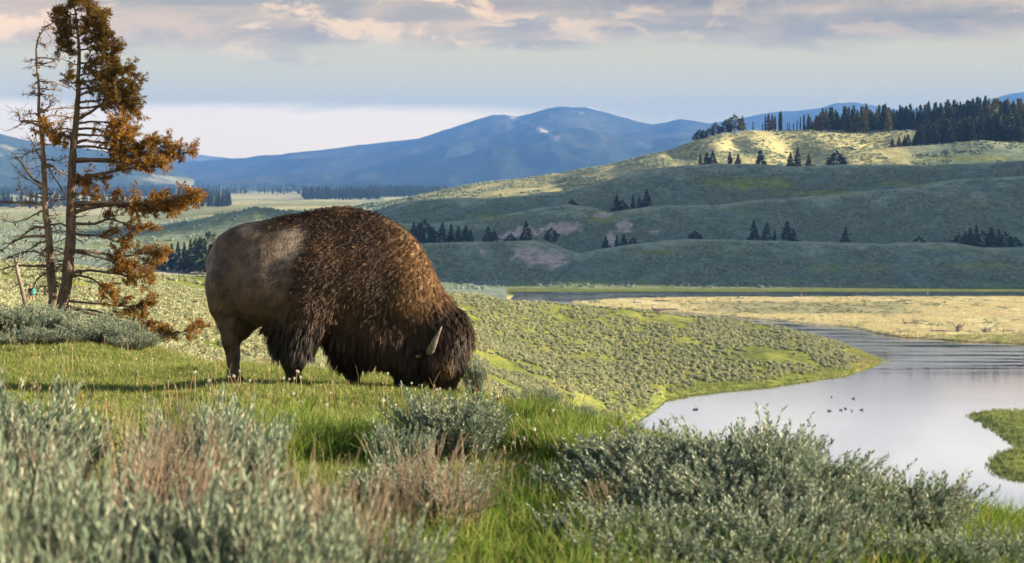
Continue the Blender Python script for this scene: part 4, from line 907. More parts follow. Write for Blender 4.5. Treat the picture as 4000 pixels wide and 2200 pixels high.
dead_line = [(196, 1250, .3), (190, 1187, .3), (186, 1097, .3), (175, 961, .3), (164, 837, .3), (155, 713, .3), (153, 642, .3), (148, 543, .3), (141, 484, .3), (131, 445, .3), (133, 371, .3), (128, 296, .3), (124, 222, .3), (123, 173, .3), (131, 138, .3), (143, 116, .3), (156, 94, .3), (188, 82, .3), (210, 73, .3)]
dead = empty('dead_pine', tuple(tp(196, 1250))); tag(dead, 'bare dead pine with bent top and broken grey branches beside the rusty pine', 'tree')
trunk(dead, dead_line, [48, 42, 36, 34, 30, 28, 25, 22, 22, 19, 16, 14, 12, 10, 9, 7, 5, 3], M['deadwood'], rs)
def txd(y): return np.interp(y, [p[1] for p in dead_line][::-1], [p[0] for p in dead_line][::-1])
DL = [(105, [(170, 92), (205, 78)], .010), (112, [(175, 105), (206, 124)], .010), (140, [(112, 135), (113, 165), (122, 178)], .010), (165, [(150, 165), (178, 160)], .007), (222, [(160, 222), (205, 222)], .012), (232, [(100, 228), (70, 236)], .008), (245, [(160, 240), (188, 222), (207, 220)], .013),
      (250, [(165, 250), (185, 248)], .008), (290, [(108, 288)], .008), (320, [(105, 318), (86, 330)], .010), (305, [(170, 305), (205, 325), (226, 338)], .012), (345, [(165, 340), (190, 350)], .010), (365, [(160, 370), (185, 395)], .009), (435, [(165, 420), (195, 388)], .012), (440, [(165, 420), (200, 412), (220, 415)], .011),
      (446, [(100, 440), (76, 447)], .012), (470, [(150, 452), (180, 440), (230, 452), (297, 482)], .014), (490, [(200, 462), (250, 440), (290, 433)], .016), (492, [(90, 480), (40, 472), (5, 495)], .018), (475, [(45, 470), (30, 440), (0, 428)], .012), (515, [(115, 505), (118, 540), (135, 560)], .010), (560, [(190, 560), (235, 535)], .010),
      (635, [(140, 625), (110, 590), (65, 535)], .020), (640, [(190, 655), (215, 680), (240, 705)], .018), (580, [(90, 590), (65, 605), (28, 622)], .014), (630, [(200, 625), (238, 610)], .009), (630, [(260, 800), (255, 880)], .010), (730, [(100, 700), (60, 660), (0, 610)], .024), (750, [(60, 690), (20, 650)], .012), (800, [(110, 790), (60, 785), (-20, 795)], .020),
      (790, [(100, 800), (30, 795)], .013), (770, [(60, 760), (40, 725)], .012), (820, [(90, 850), (30, 870), (-30, 860)], .012), (880, [(210, 875), (255, 895), (280, 910)], .016), (890, [(100, 885), (50, 925), (-15, 965)], .022), (925, [(110, 925), (40, 940), (-25, 985)], .024), (940, [(110, 960), (60, 1000), (10, 1020)], .014),
      (960, [(120, 990), (130, 1050), (120, 1090)], .014), (1000, [(210, 1010), (235, 990), (262, 940)], .012), (1015, [(120, 990), (70, 985), (-20, 1020)], .016), (1045, [(100, 1040), (50, 1035), (-30, 1060)], .020), (1060, [(110, 1100), (80, 1140), (60, 1180)], .014), (1060, [(215, 1060), (240, 1075), (265, 1100)], .012), (1090, [(215, 1110), (225, 1150), (230, 1200)], .012), (1120, [(130, 1130), (110, 1160)], .010)]
for y0, way, r0 in DL:
    dy = .3 + rs.randn() * .25; pts = [tp(txd(y0), y0, .3)] + [tp(a, b, .3 + dy * (i + 1) / len(way)) for i, (a, b) in enumerate(way)]
    limb(dead, pts, r0 * 1.5, M['deadwood'], rs, False, .34 if y0 > 420 else .18, 13 if y0 > 420 else 7, .3, cones=3)
for k_ in range(52):
    y0 = (150 + rs.rand() * 300) if k_ < 14 else (480 + rs.rand() * 680); s_ = 1 if (rs.rand() < .62) else -1; l = 20 + (45 if y0 > 450 else 22) * rs.rand(); e = (txd(y0) + s_ * l, y0 + 45 * (rs.rand() - .3))
    limb(dead, [tp(txd(y0), y0, .3), tp(txd(y0) + s_ * l * .55, y0 - 4, .3 + .1 * rs.randn()), tp(*e, .3 + .3 * rs.randn())], .0075, M['deadwood'], rs, False, .13, 4, cones=1)
under(dead)
# broken bare snag leaning in front of the dead pine
sn = empty('broken_snag', tuple(tp(140, 1235, -.6))); tag(sn, 'forked silver grey snag leaning in front of the dead pine', 'snag')
ge = Geo(); ge.tube(smooth_line([tp(142, 1245, -.6) - np.array([0, 0, .2]), tp(138, 1180, -.6), tp(122, 1110, -.6), tp(107, 1060, -.6), tp(103, 1030, -.6)], 14), np.linspace(.05, .035, 14), 8); obj('stem', ge.mesh('stem', M['drift']), sn)
for e in ([(92, 1000), (88, 985)], [(112, 1005), (118, 975)]):
    ge = Geo(); ge.tube(smooth_line([tp(103, 1032, -.6)] + [tp(a, b, -.6) for a, b in e], 8), np.linspace(.028, .008, 8), 6); obj('fork', ge.mesh('fork', M['drift']), sn)
ge = Geo(); ge.tube(smooth_line([tp(78, 1125, -.7), tp(105, 1105, -.6), tp(128, 1090, -.55)], 8), np.linspace(.012, .02, 8), 6); obj('fork', ge.mesh('fork', M['drift']), sn)
under(sn)

# ------------------------------------------------------------------ sagebrush on the knoll
def sage_variant(seed, shoots, dry=0.0, h=1.0):
    """unit shrub: about 1 m wide, 1 m tall; woody stems and leafy upright shoots"""
    rs = R(seed); wood = Geo(); leaf = Geo(); dryg = Geo()
    ns = 15; tips = []
    for i in range(ns):
        a = i * 2.4 + rs.rand(); r_ = .12 + .36 * rs.rand() ** .6; top = np.array([math.cos(a) * r_, math.sin(a) * r_, (.5 + .28 * rs.rand()) * (1 - .55 * r_)])
        P = smooth_line([np.array([math.cos(a) * .03, math.sin(a) * .03, -.08]), top * [.45, .45, .35] + rs.randn(3) * .02, top], 8); P = wiggly(P, rs, .008)
        wood.tube(P, np.linspace(.020, .007, 8), 5, False); tips.append(P)
    sb, sdr, sl = [], [], []
    for i in range(shoots):
        P = tips[rs.randint(ns)]; b = P[3 + rs.randint(5)] + rs.randn(3) * [.06, .06, .04]; o_ = unit(np.array([b[0], b[1], 0.0]) + 1e-4)
        d0 = unit(np.array([0, 0, 1.]) + o_ * (.08 + .36 * np.hypot(b[0], b[1]) / .45) + rs.randn(3) * .13); l = .16 + .30 * rs.rand() ** 1.3
        sb.append(b); sdr.append(d0); sl.append(l)
        wood.tube([b, b + d0 * l * .5, b + d0 * l + np.array([0, 0, .01])], [.004, .003, .0015], 3, False)
    sb, sdr, sl = np.array(sb), np.array(sdr), np.array(sl)
    k_ = 20; b = np.repeat(sb, k_, 0); d0 = np.repeat(sdr, k_, 0); l = np.repeat(sl, k_)[:, None]; t = np.tile(np.linspace(.12, 1.0, k_), len(sb))[:, None]
    rr = unit(np.cross(d0, rs.randn(len(b), 3))); dv = unit(d0 * (.75 + .5 * t) + rr * .50) * (.046 + .028 * rs.rand(len(b), 1)) * (1.15 - .35 * t)
    V, Q = leaf_card(b + d0 * l * t, dv, .0115 + .006 * rs.rand(len(b)), unit(np.cross(dv, rs.randn(len(b), 3)))); leaf.add(V, Q)
    return wood.mesh('stems', M['sagewood']), leaf.mesh('foliage', M['sage'], True)
SV = [sage_variant(500 + i, 430) for i in range(5)]
SAGE_AT = []
def sage(px, d, h, w, label, group=None, v=0, top=None, rz=0.0):
    X = at(px, d); z = gz(X, d)
    if top is not None: h = max(.15, ((HY - top) / F * d - z) * .98)
    t = empty('sagebrush', (X, d, z), rz); t.scale = (w * 1.25, w * 1.25, h * 1.12); tag(t, label, 'sagebrush', group)
    a, b = SV[v % len(SV)]; obj('stems', a, t); obj('foliage', b, t); return t
# (column, distance, width m, top row, label)
sage(1765, 9.0, .66, .0 + .66, 'silvery sagebrush growing below the muzzle of the grazing bison', None, 0, 1548, .3)
sage(1640, 6.7, .0 + .5, .56, 'grey sagebrush mixed with pale dry stalks in front of the bison', None, 1, 1800, 1.3)
sage(1560, 8.0, .4, .28, 'slender sagebrush sprig left of the silvery sagebrush at the muzzle', None, 2, 1660, 2.0)
G1 = 'sagebrush clump at the edge of the knoll above the river'
for i, (p, d_, w_, top) in enumerate(((2420, 8.4, .60, 1725), (2560, 8.0, .66, 1690), (2720, 7.7, .62, 1735), (2890, 7.8, .68, 1668), (3030, 7.5, .62, 1700), (3180, 7.4, .60, 1790), (2480, 6.5, .50, 1975), (2640, 6.3, .46, 2010), (2920, 6.4, .52, 1960), (3120, 6.4, .56, 1950), (2780, 6.9, .55, 1880), (2350, 7.4, .5, 1830), (2600, 7.2, .62, 1800), (2900, 7.0, .62, 1800), (3260, 6.9, .5, 1880), (2400, 6.2, .5, 2020), (2800, 5.9, .5, 2080), (3020, 5.8, .46, 2090), (2560, 5.7, .46, 2110))):
    sage(p, d_, .6, w_, 'dense grey-green sagebrush in the big clump above the river water', G1, i, top, i * 1.1)
sage(3540, 7.2, .5, .62, 'rounded sagebrush standing alone at the knoll edge right of the big clump', None, 3, 1868, .6)
sage(3620, 6.2, .5, .42, 'low sagebrush in the grass below the rounded lone sagebrush', 'low sagebrush right of the big clump', 1, 2070, 2.2)
sage(3790, 6.2, .5, .40, 'low sagebrush in the grass below the rounded lone sagebrush', 'low sagebrush right of the big clump', 4, 2085, .2)
for i, (p, d_, w_, top) in enumerate(((20, 25.5, 1.0, 1195), (110, 24.5, .95, 1205), (190, 26, .8, 1195), (300, 25, .85, 1225), (380, 24, .9, 1240), (450, 23, .85, 1262), (520, 22.5, .7, 1300), (60, 22, .8, 1290), (240, 22.5, .8, 1285), (-60, 24, 1.0, 1205))):
    sage(p, d_, .6, w_, 'pale sagebrush in the thicket round the feet of the two pines', 'sagebrush round the feet of the pines', i, top, i * .9)
for i, (p, d_, w_, top) in enumerate(((90, 6.6, .50, 1525), (20, 6.2, .5, 1590), (760, 6.5, .40, 1610), (860, 6.7, .42, 1590), (930, 6.2, .36, 1680), (690, 5.9, .40, 1720))):
    sage(p, d_, .6, w_, 'tall dark sagebrush rising from the grass in front of the pine thicket' if i < 2 else 'dark sagebrush tuft rising from the grass before the hind legs of the bison', 'dark sagebrush in front of the pine thicket' if i < 2 else 'dark sagebrush before the hind legs of the bison', i + 1, top, i * 1.7)
for i, (p, d_, w_, top) in enumerate(((60, 4.1, .40, 1860), (330, 4.3, .40, 1900), (560, 4.0, .38, 1930), (820, 4.2, .42, 1900), (980, 3.9, .38, 1990), (1180, 4.2, .36, 1985), (200, 3.5, .34, 2010), (1420, 4.4, .36, 2040), (-20, 5.0, .45, 1760))):
    sage(p, d_, .5, w_, 'blurred grey sagebrush in the out of focus foreground thicket', 'out of focus foreground sagebrush', i, top, i * 1.3)
for p, d_, w_, top, lb in ((1850, 14.9, .22, 1400, 'thin sagebrush sprig beside the forehead of the bison'), (2095, 13.2, .34, 1515, 'small pale sagebrush on the knoll edge right of the bison'), (2255, 12.2, .26, 1600, 'tiny sagebrush on the knoll edge near the water')):
    sage(p, d_, .4, w_, lb, None, 2, top, 1.0)
# dry stalks
def stalk_variant(seed, n=46):
    rs = R(seed); ge = Geo()
    for i in range(n):
        a = rs.rand() * 6.28; r_ = .16 * rs.rand() ** .5; b = np.array([math.cos(a) * r_, math.sin(a) * r_, -.05]); tip = b * [2.0, 2.0, 1] + np.array([.18 + .2 * rs.randn(), .15 * rs.randn(), .65 + .4 * rs.rand()])
        P = smooth_line([b, b * [1.3, 1.3, 1] + np.array([.03, 0, .45]), tip], 6); ge.tube(P, np.linspace(.007, .0022, 6), 3, False)
        for k_ in range(3):
            s_ = P[2 + k_]; e = s_ + unit(tip - b + rs.randn(3) * .25) * (.10 + .12 * rs.rand()); ge.tube([s_, e], [.003, .0015], 3, False)
    return ge.mesh('stalks', M['drystalk'])
DV = [stalk_variant(600 + i) for i in range(3)]
for i, (p, d_, w_, top) in enumerate(((1640, 6.5, .5, 1745), (1760, 6.3, .55, 1790), (1545, 6.2, .4, 1850), (620, 5.6, .5, 1650), (720, 5.4, .5, 1690), (520, 5.3, .5, 1700), (1120, 4.5, .42, 1880), (1340, 4.6, .42, 1900), (820, 4.6, .42, 1870), (1250, 4.3, .4, 1960), (420, 4.6, .42, 1830), (2380, 6.8, .4, 1905), (2560, 7.0, .35, 1930), (3050, 6.6, .4, 2010), (1480, 4.5, .4, 1960), (240, 5.0, .45, 1760))):
    X = at(p, d_); z = gz(X, d_); h = max(.2, (HY - top) / F * d_ - z) * 1.18
    o = obj('dry_stalks', DV[i % 3], None, (X, d_, z), (0, 0, i * .35 - .6), (w_, w_, h))
    tag(o, 'clump of bare pinkish brown stalks among the ' + ('pale sagebrush below the bison' if i < 3 else 'big sagebrush clump' if i in (11, 12, 13) else 'blurred foreground sagebrush'), 'dry stalks', 'bare stalks ' + ('below the bison' if i < 3 else 'in the big clump' if i in (11, 12, 13) else 'in the foreground'))
# dandelion seed heads
def dandelion(seed):
    rs = R(seed); ge = Geo(); l = 1.0; ln = .12 * rs.randn(2)
    P = smooth_line([(0, 0, -.1), (ln[0] * .4, ln[1] * .4, .5), (ln[0], ln[1], 1.0)], 5); ge.tube(P, [.016, .015, .014, .013, .012], 4, False)
    g2 = Geo(); n = 60; dv = unit(rs.randn(n, 3)) * .058; V, Q = leaf_card(np.repeat(P[-1:], n, 0) + dv * .25, dv, np.full(n, .035), unit(np.cross(dv, rs.randn(n, 3)))); g2.add(V, Q); g2.blob(P[-1], (.024, .024, .024), 6, 4)
    return ge.mesh('stem', M['redstem'] if seed % 2 else M['straw']), g2.mesh('seed_head', M['seedhead'])
DN = [dandelion(i) for i in range(4)]
rs = R(77)
for i in range(110):
    p = rs.rand() * 2300 + (0 if i % 3 else -100); u = rs.rand(); d_ = crest_d(p) * (.58 + .38 * u)
    if 700 < p < 1900 and 14.6 < d_ < 15.6: d_ = 14.0 - rs.rand()
    X = at(p, d_); h = .10 + .11 * rs.rand(); a, b = DN[i % 4]
    t = empty('dandelion', (X, d_, gz(X, d_)), rs.rand() * 6.28); t.scale = (h * 1.15, h * 1.15, h); tag(t, 'dandelion with fluffy white seed head standing in the short green grass', 'dandelion', 'seeding dandelions in the short grass'); obj('stem', a, t); obj('seed_head', b, t)

# ------------------------------------------------------------------ conifers on the hills
def conifer(seed, mat, width=.32, kind='spire'):
    rs = R(seed); ge = Geo(); nl = 22
    for i in range(nl):
        t = (i + rs.rand() * .6) / nl
        if kind == 'spire': r_ = width * (1 - t) ** .75 * (.75 + .4 * rs.rand()) * min(1, .35 + t * 4.5); z = .07 + .93 * t
        elif kind == 'thin': r_ = width * .42 * (1 - t) ** .5 * (.7 + .6 * rs.rand()); z = .05 + .95 * t
        else: r_ = width * 1.35 * math.sin(min(1, t * .92 + .14) * math.pi) ** .6 * (.8 + .35 * rs.rand()); z = .12 + .86 * t
        m_ = 9; a = rs.rand(m_) * 6.283; rr = r_ * (.55 + .5 * rs.rand(m_)); base = np.stack([np.cos(a) * rr * .25, np.sin(a) * rr * .25, np.full(m_, z) + .012 * rs.randn(m_)], -1)
        dv = np.stack([np.cos(a) * rr * .85, np.sin(a) * rr * .85, -rr * .30 + .03 * rs.randn(m_) + (.05 if kind != 'spire' else 0)], -1)
        V, Q = leaf_card(base, dv, .07 + .05 * rs.rand(m_), unit(np.cross(dv, rs.randn(m_, 3) * [.4, .4, 1]))); ge.add(V, Q)
        V, Q = leaf_card(base + dv * .35, dv * .6 + np.stack([0 * a, 0 * a, .05 + 0 * a], -1), .05 + .04 * rs.rand(m_), unit(np.cross(dv, rs.randn(m_, 3)))); ge.add(V, Q)
    tr = Geo(); tr.tube([(0, 0, -.06), (0, 0, .4), (0, 0, .93)], [.018, .013, .004], 5)
    return tr.mesh('trunk', M['ctrunk']), ge.mesh('crown', mat, True)
CV = {'g': [conifer(700 + i, M['conifer'], .22) for i in range(6)], 'w': [conifer(710 + i, M['conifer'], .33) for i in range(4)], 'y': [conifer(720 + i, M['conifer_sunlit'], .26) for i in range(4)],
      'r': [conifer(730, M['conifer_red'], .2), conifer(731, M['conifer_red'], .14, 'thin')], 't': [conifer(740 + i, M['conifer'], .16, 'thin') for i in range(3)], 'o': [conifer(750 + i, M['conifer'], .34, 'round') for i in range(4)],
      'p': [conifer(760 + i, M['conifer_sunlit'], .36, 'round') for i in range(3)]}
trs = R(90)
def tree(px, d, top, label, group, kind='g', name='conifer', sink=0.0):
    X = at(px, d); z = gz(X, d); h = max(2.0, (HY - top) / F * d - z); v = CV[kind]; a, b = v[trs.randint(len(v))]
    t = empty(name, (X, d, z - sink), trs.rand() * 6.28); w = h * (1.0 + .5 * trs.rand()); t.scale = (w, w, h); tag(t, label, 'tree', group); obj('trunk', a, t); obj('crown', b, t); return t
def A5(x, y): return 1600 + .5435 * x, 380 + .5435 * y
def A6(x, y): return 2600 + .5645 * x, 350 + .5645 * y
g_ = 'conifers in the hollow behind the near sage hill'; lb = 'dark conifer standing in the hollow behind the first sage hill'
for x, by, h, kd_ in ((30, 1040, 140, 'w'), (110, 1035, 145, 'o'), (160, 1035, 100, 'w'), (95, 1035, 90, 'w'), (235, 1035, 125, 'w'), (300, 1035, 120, 'g'), (350, 1030, 95, 'g'), (405, 1030, 105, 'w'), (440, 1030, 75, 'w'), (565, 1025, 88, 'w'), (610, 1025, 62, 'w'), (730, 1025, 45, 'o'), (1410, 1090, 88, 'w'), (1490, 1065, 68, 'g'), (1540, 1060, 65, 'w'), (1605, 1045, 38, 'o'), (2050, 1010, 48, 'o')):
    p, t_ = A5(x, by - h); tree(p, 668 + trs.rand() * 10, t_, lb, g_, kd_)
p, t_ = A5(838, 903); tree(p, 668, t_, 'full dark conifer beside the upper bare bank on the hill', None, 'w')
p, t_ = A5(1020, 943); tree(p, 641, t_, 'bushy dark conifer at the top of the pink bare bank', None, 'o')
for x, by, h, kd_ in ((205, 1030, 48, 'o'), (610, 1045, 135, 'w'), (700, 1050, 125, 'w'), (755, 1055, 82, 'g'), (840, 1060, 150, 'w'), (885, 1060, 95, 'w'), (1755, 1050, 32, 'o')):
    p, t_ = A6(x, by - h); tree(p, 668 + trs.rand() * 10, t_, lb, g_, kd_)
p, t_ = A6(1245, 960); tree(p, 668, t_, 'solitary conifer with rusty tinge behind the first sage hill', None, 'w')
for x, by, h, kd_ in ((2030, 1065, 60, 'o'), (2075, 1080, 95, 'w'), (2110, 1080, 120, 'w'), (2150, 1080, 130, 'g'), (2195, 1085, 100, 'o'), (2255, 1100, 145, 'w'), (2305, 1100, 128, 'w'), (2350, 1100, 112, 'o'), (2420, 1095, 72, 'o')):
    p, t_ = A6(x, by - h); tree(p, 655 + trs.rand() * 12, t_, 'dark conifer in the dense grove on the right of the sage hill', 'grove of conifers on the sage hill', kd_)
for x, by, h, kd_ in ((1490, 795, 88, 'w'), (1530, 795, 52, 'o'), (1605, 795, 82, 'g'), (1650, 795, 72, 'w'), (1705, 795, 122, 'w'), (1170, 775, 38, 'o')):
    p, t_ = A5(x, by - h); tree(p, 772, t_, 'dark conifer on the open slope halfway up the sage hills', 'conifers halfway up the sage hills', kd_)
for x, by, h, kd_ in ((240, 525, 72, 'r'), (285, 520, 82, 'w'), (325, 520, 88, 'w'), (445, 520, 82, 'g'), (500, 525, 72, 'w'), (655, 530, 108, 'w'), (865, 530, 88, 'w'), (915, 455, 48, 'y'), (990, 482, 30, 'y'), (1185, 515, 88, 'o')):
    p, t_ = A6(x, by - h); tree(p, 885 + trs.rand() * 10, t_, 'dark conifer against the sunlit upper slope' if kd_ not in 'yr' else ('rusty thin conifer against the sunlit upper slope' if kd_ == 'r' else 'small conifer lit golden on the sunlit upper slope'), 'conifers below the sunlit slope' if kd_ not in 'yr' else ('rusty conifer on slope' if kd_ == 'r' else 'conifers lit golden on the sunlit slope'), kd_)
for x, by, h, kd_ in ((200, 360, 48, 'p'), (235, 340, 62, 'o'), (262, 335, 55, 'p'), (300, 320, 52, 'p'), (345, 310, 78, 'p'), (418, 295, 82, 'o'), (478, 290, 112, 'p'), (533, 275, 88, 'y'), (605, 265, 42, 't')):
    p, t_ = A6(x, by - h); tree(p, 1038, t_, 'rounded pine on the left shoulder of the sunlit ridge', 'rounded pines on the ridge shoulder', kd_)
for x, by, h, kd_ in ((672, 262, 30, 't'), (690, 260, 72, 't'), (712, 260, 90, 'r'), (738, 260, 82, 'r'), (757, 260, 68, 't'), (788, 258, 85, 't'), (798, 258, 98, 't'), (842, 260, 25, 't'), (857, 260, 28, 't'), (885, 258, 26, 't'), (910, 258, 40, 't'), (932, 258, 58, 't'), (958, 258, 78, 't')):
    p, t_ = A6(x, by - h); tree(p, 1044, t_, 'narrow spire-shaped conifer on the bare crest of the ridge' if kd_ != 'r' else 'narrow rusty red conifer on the bare crest of the ridge', 'narrow conifers on the ridge crest' if kd_ != 'r' else 'rusty narrow conifers on the ridge crest', kd_)
tops = [(980, 165), (1040, 150), (1100, 130), (1200, 120), (1400, 95), (1700, 100), (1860, 85), (2000, 70), (2200, 55), (2480, 40)]
for i in range(125):
    x = 975 + 1540 * (i + trs.rand()) / 125; t_ = np.interp(x, *zip(*tops)) + trs.rand() * 75; d_ = 1040 + trs.rand() * 45
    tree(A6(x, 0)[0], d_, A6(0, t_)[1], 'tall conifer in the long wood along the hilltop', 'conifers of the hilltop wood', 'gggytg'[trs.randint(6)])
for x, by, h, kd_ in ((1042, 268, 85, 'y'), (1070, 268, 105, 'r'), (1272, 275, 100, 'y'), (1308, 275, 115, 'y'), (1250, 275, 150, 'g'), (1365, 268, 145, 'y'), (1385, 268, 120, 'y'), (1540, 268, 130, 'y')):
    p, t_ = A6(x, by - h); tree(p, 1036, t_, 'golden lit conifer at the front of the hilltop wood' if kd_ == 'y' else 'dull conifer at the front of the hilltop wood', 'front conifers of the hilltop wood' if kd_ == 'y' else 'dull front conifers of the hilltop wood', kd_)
tops2 = [(1700, 300), (1760, 250), (1830, 205), (1950, 195), (2100, 185), (2300, 165), (2480, 150)]
for i in range(95):
    x = 1712 + 800 * (i + trs.rand()) / 95; t_ = np.interp(x, *zip(*tops2)) + trs.rand() * 55; d_ = 950 + trs.rand() * 55
    tree(A6(x, 0)[0], d_, A6(0, t_)[1], 'dark shaded conifer in the dense wood on the right hill', 'conifers of the dark right hand wood', 'ggw'[trs.randint(3)])
for x, by, h in ((1570, 375, 40), (1615, 372, 46), (1655, 372, 52), (1677, 370, 58)):
    p, t_ = A6(x, by - h); tree(p, 950, t_, 'small conifer stepping down beside the dark right hand wood', 'small conifers beside the dark wood', 'w')
for x, by, h in ((1395, 1280, 100), (1440, 1285, 130), (1480, 1290, 175), (1535, 1290, 205), (1590, 1310, 235), (1645, 1305, 225), (1700, 1285, 235), (1745, 1278, 235), (1790, 1270, 235), (1830, 1270, 205), (1862, 1262, 270), (1665, 1300, 150)):
    tree(x * .4376, 535 + trs.rand() * 25, 480 + (by - h) * .4376, 'dark conifer in the grove behind the rump of the bison', 'grove behind the bison', 'wog'[trs.randint(3)])
for i in range(46):
    x = -30 + 690 * (i + trs.rand()) / 46; tree(x, 1780 + trs.rand() * 160, 742 + trs.rand() * 26 + max(0, x - 350) * .09, 'far conifer in the valley treeline seen through the pine branches', 'far valley treeline', 'gwy'[trs.randint(3)])
for x, by, h in ((2020, 762, 30), (2047, 750, 52), (2150, 775, 40), (2185, 775, 38), (2240, 765, 34), (2282, 770, 28), (2313, 772, 32), (2480, 790, 25)):
    tree(x * .4376, 2000 + trs.rand() * 300, 480 + (by - h) * .4376, 'small hazy conifer dotting the pale far meadow', 'hazy conifers on the far meadow', 'w')
# far woods that read as one mass
def far_wood(name, spots, label):
    P, S = [], []
    for (pa, pb, da, db, n, h) in spots:
        p = pa + (pb - pa) * trs.rand(n); d_ = da + (db - da) * trs.rand(n); X = at(p, d_); P.append(np.stack([X, d_, ground_z(X, d_)], -1)); S.append(h * (.6 + .6 * trs.rand(n)))
    P = np.vstack(P); S = np.concatenate(S); kp = fbm(P[:, 0] / 90, P[:, 1] / 260, 91, 4) + .25 * (trs.rand(len(P)) - .5) > .45; P, S = P[kp], S[kp]; n = len(P)
    scatter(name, P, np.stack([0 * S, 0 * S, trs.rand(n) * 6.28], -1), np.stack([S, S, S], -1), [b for _, b in CV['g'][:4]], label, 'wood', seed=31)
far_wood('far_wood', [(450, 1750, 3500, 5900, 1500, 15), (250, 900, 2700, 3200, 500, 16), (720, 830, 2100, 2600, 130, 18), (1180, 1480, 2600, 3300, 420, 20), (560, 900, 1500, 1900, 260, 15), (1400, 1750, 3000, 4200, 700, 20), (-200, 640, 3300, 4300, 900, 18)], 'hazy blue far-off conifer woods across the valley floor')

# ------------------------------------------------------------------ driftwood and stumps on the meadow
def B3(x, y): return 3000 + .388 * x, 1100 + .388 * y
def wd(py, z=WATER + .45): return -z * F / (py - HY)
def log(px, py, length, r_, ang, label, roots=0):
    d_ = wd(py); X = at(px, d_); rs = R(int(px + py)); t = empty('driftwood_log', (X, d_, max(gz(X, d_), WATER) + r_ * .5), ang); ge = Geo()
    P = wiggly(np.stack([np.linspace(-length / 2, length / 2, 10), np.zeros(10), .12 * r_ * np.sin(np.linspace(0, 3, 10))], -1), rs, .03); ge.tube(P, np.linspace(r_, r_ * .6, 10), 8); obj('trunk', ge.mesh('trunk', M['drift']), t)
    for k_ in range(roots):
        ge = Geo(); a = rs.rand() * 6.28; e = np.array([-length / 2 - .4 * rs.rand(), math.cos(a) * 1.3, abs(math.sin(a)) * 1.9]) * (.7 + .5 * rs.rand()); e[0] = -length / 2 - .5 * rs.rand()
        ge.tube(smooth_line([(-length / 2 + .3, 0, 0), (-length / 2, e[1] * .5, e[2] * .55), e], 6), np.linspace(r_ * .5, .03, 6), 5); obj('root', ge.mesh('root', M['drift']), t)
    tag(t, label, 'log'); return t
for (x, y, l, r_, a, lb, ro) in ((960, 150, 9, .55, .05, 'pale drift log lying in the far channel beyond the meadow', 2), (1405, 192, 9, .35, .05, 'dark log lying on the straw yellow meadow by the far channel', 0), (1465, 424, 11, .30, .04, 'long thin drift log with upturned root on the meadow', 4), (1730, 500, 9, .28, 0, 'half sunken log with stubby root near the ochre bank', 3), (2430, 500, 7, .28, .1, 'short log at the river bend with a knobby end', 2), (760, 402, 6, .22, .3, 'thin crooked log in the dull tussocks', 3)):
    p, q = B3(x, y); log(p, q, l * .55, r_ * .8, a, lb, ro)
log(2600, 1212, 9, .5, .05, 'long dark drift log on the meadow edge near the upper channel', 3); log(2492, 1184, 3, .4, .4, 'short log lump on the meadow beside the upper channel', 2); log(2590, 1177, 6, .3, -.1, 'thin log lying far back on the meadow', 0); log(3010, 1182, 4, .3, .1, 'small log with raised end in the middle of the meadow', 2)
def stump(px, py, h, r_, label, n=7):
    d_ = wd(py); X = at(px, d_); rs = R(int(px)); t = empty('root_stump', (X, d_, max(gz(X, d_), WATER - .2))); ge = Geo(); ge.tube([(0, 0, -.3), (.05, 0, h * .4), (.1, 0, h * .75)], [r_, r_ * .8, r_ * .4], 8); obj('stump', ge.mesh('stump', M['drift']), t)
    for k_ in range(n):
        ge = Geo(); a = rs.rand() * 6.28; e = np.array([math.cos(a) * r_ * (1.5 + 2 * rs.rand()), math.sin(a) * r_ * 1.5, h * (.3 + .9 * rs.rand())]); ge.tube(smooth_line([(0, 0, h * .25), e * [.6, .6, .5], e], 6), np.linspace(r_ * .35, .03, 6), 5); obj('root', ge.mesh('root', M['drift']), t)
    tag(t, label, 'stump')
for (x, y, h, r_, lb, n) in ((1915, 505, 5.0, 1.1, 'big dark root stump with spiky roots on the meadow by the river bend', 11), (2190, 512, 3.0, 1.3, 'wide tangled root stump right of the spiky stump', 10), (330, 152, 4.2, .7, 'upright broken stump in the far channel', 3), (1380, 432, 2.2, .5, 'small upturned root beside the long thin log', 5), (2305, 505, 2.2, .25, 'thin snag stub between the two right stumps', 2), (2070, 445, 1.8, .3, 'pale stub standing alone on the meadow', 2), (1780, 218, 1.8, .5, 'small stump on the pinkish far part of the meadow', 4), (1600, 105, 1.4, .8, 'low stump on the far green bank', 5)):
    p, q = B3(x, y); stump(p, q, h * .55, r_ * .6, lb, n)

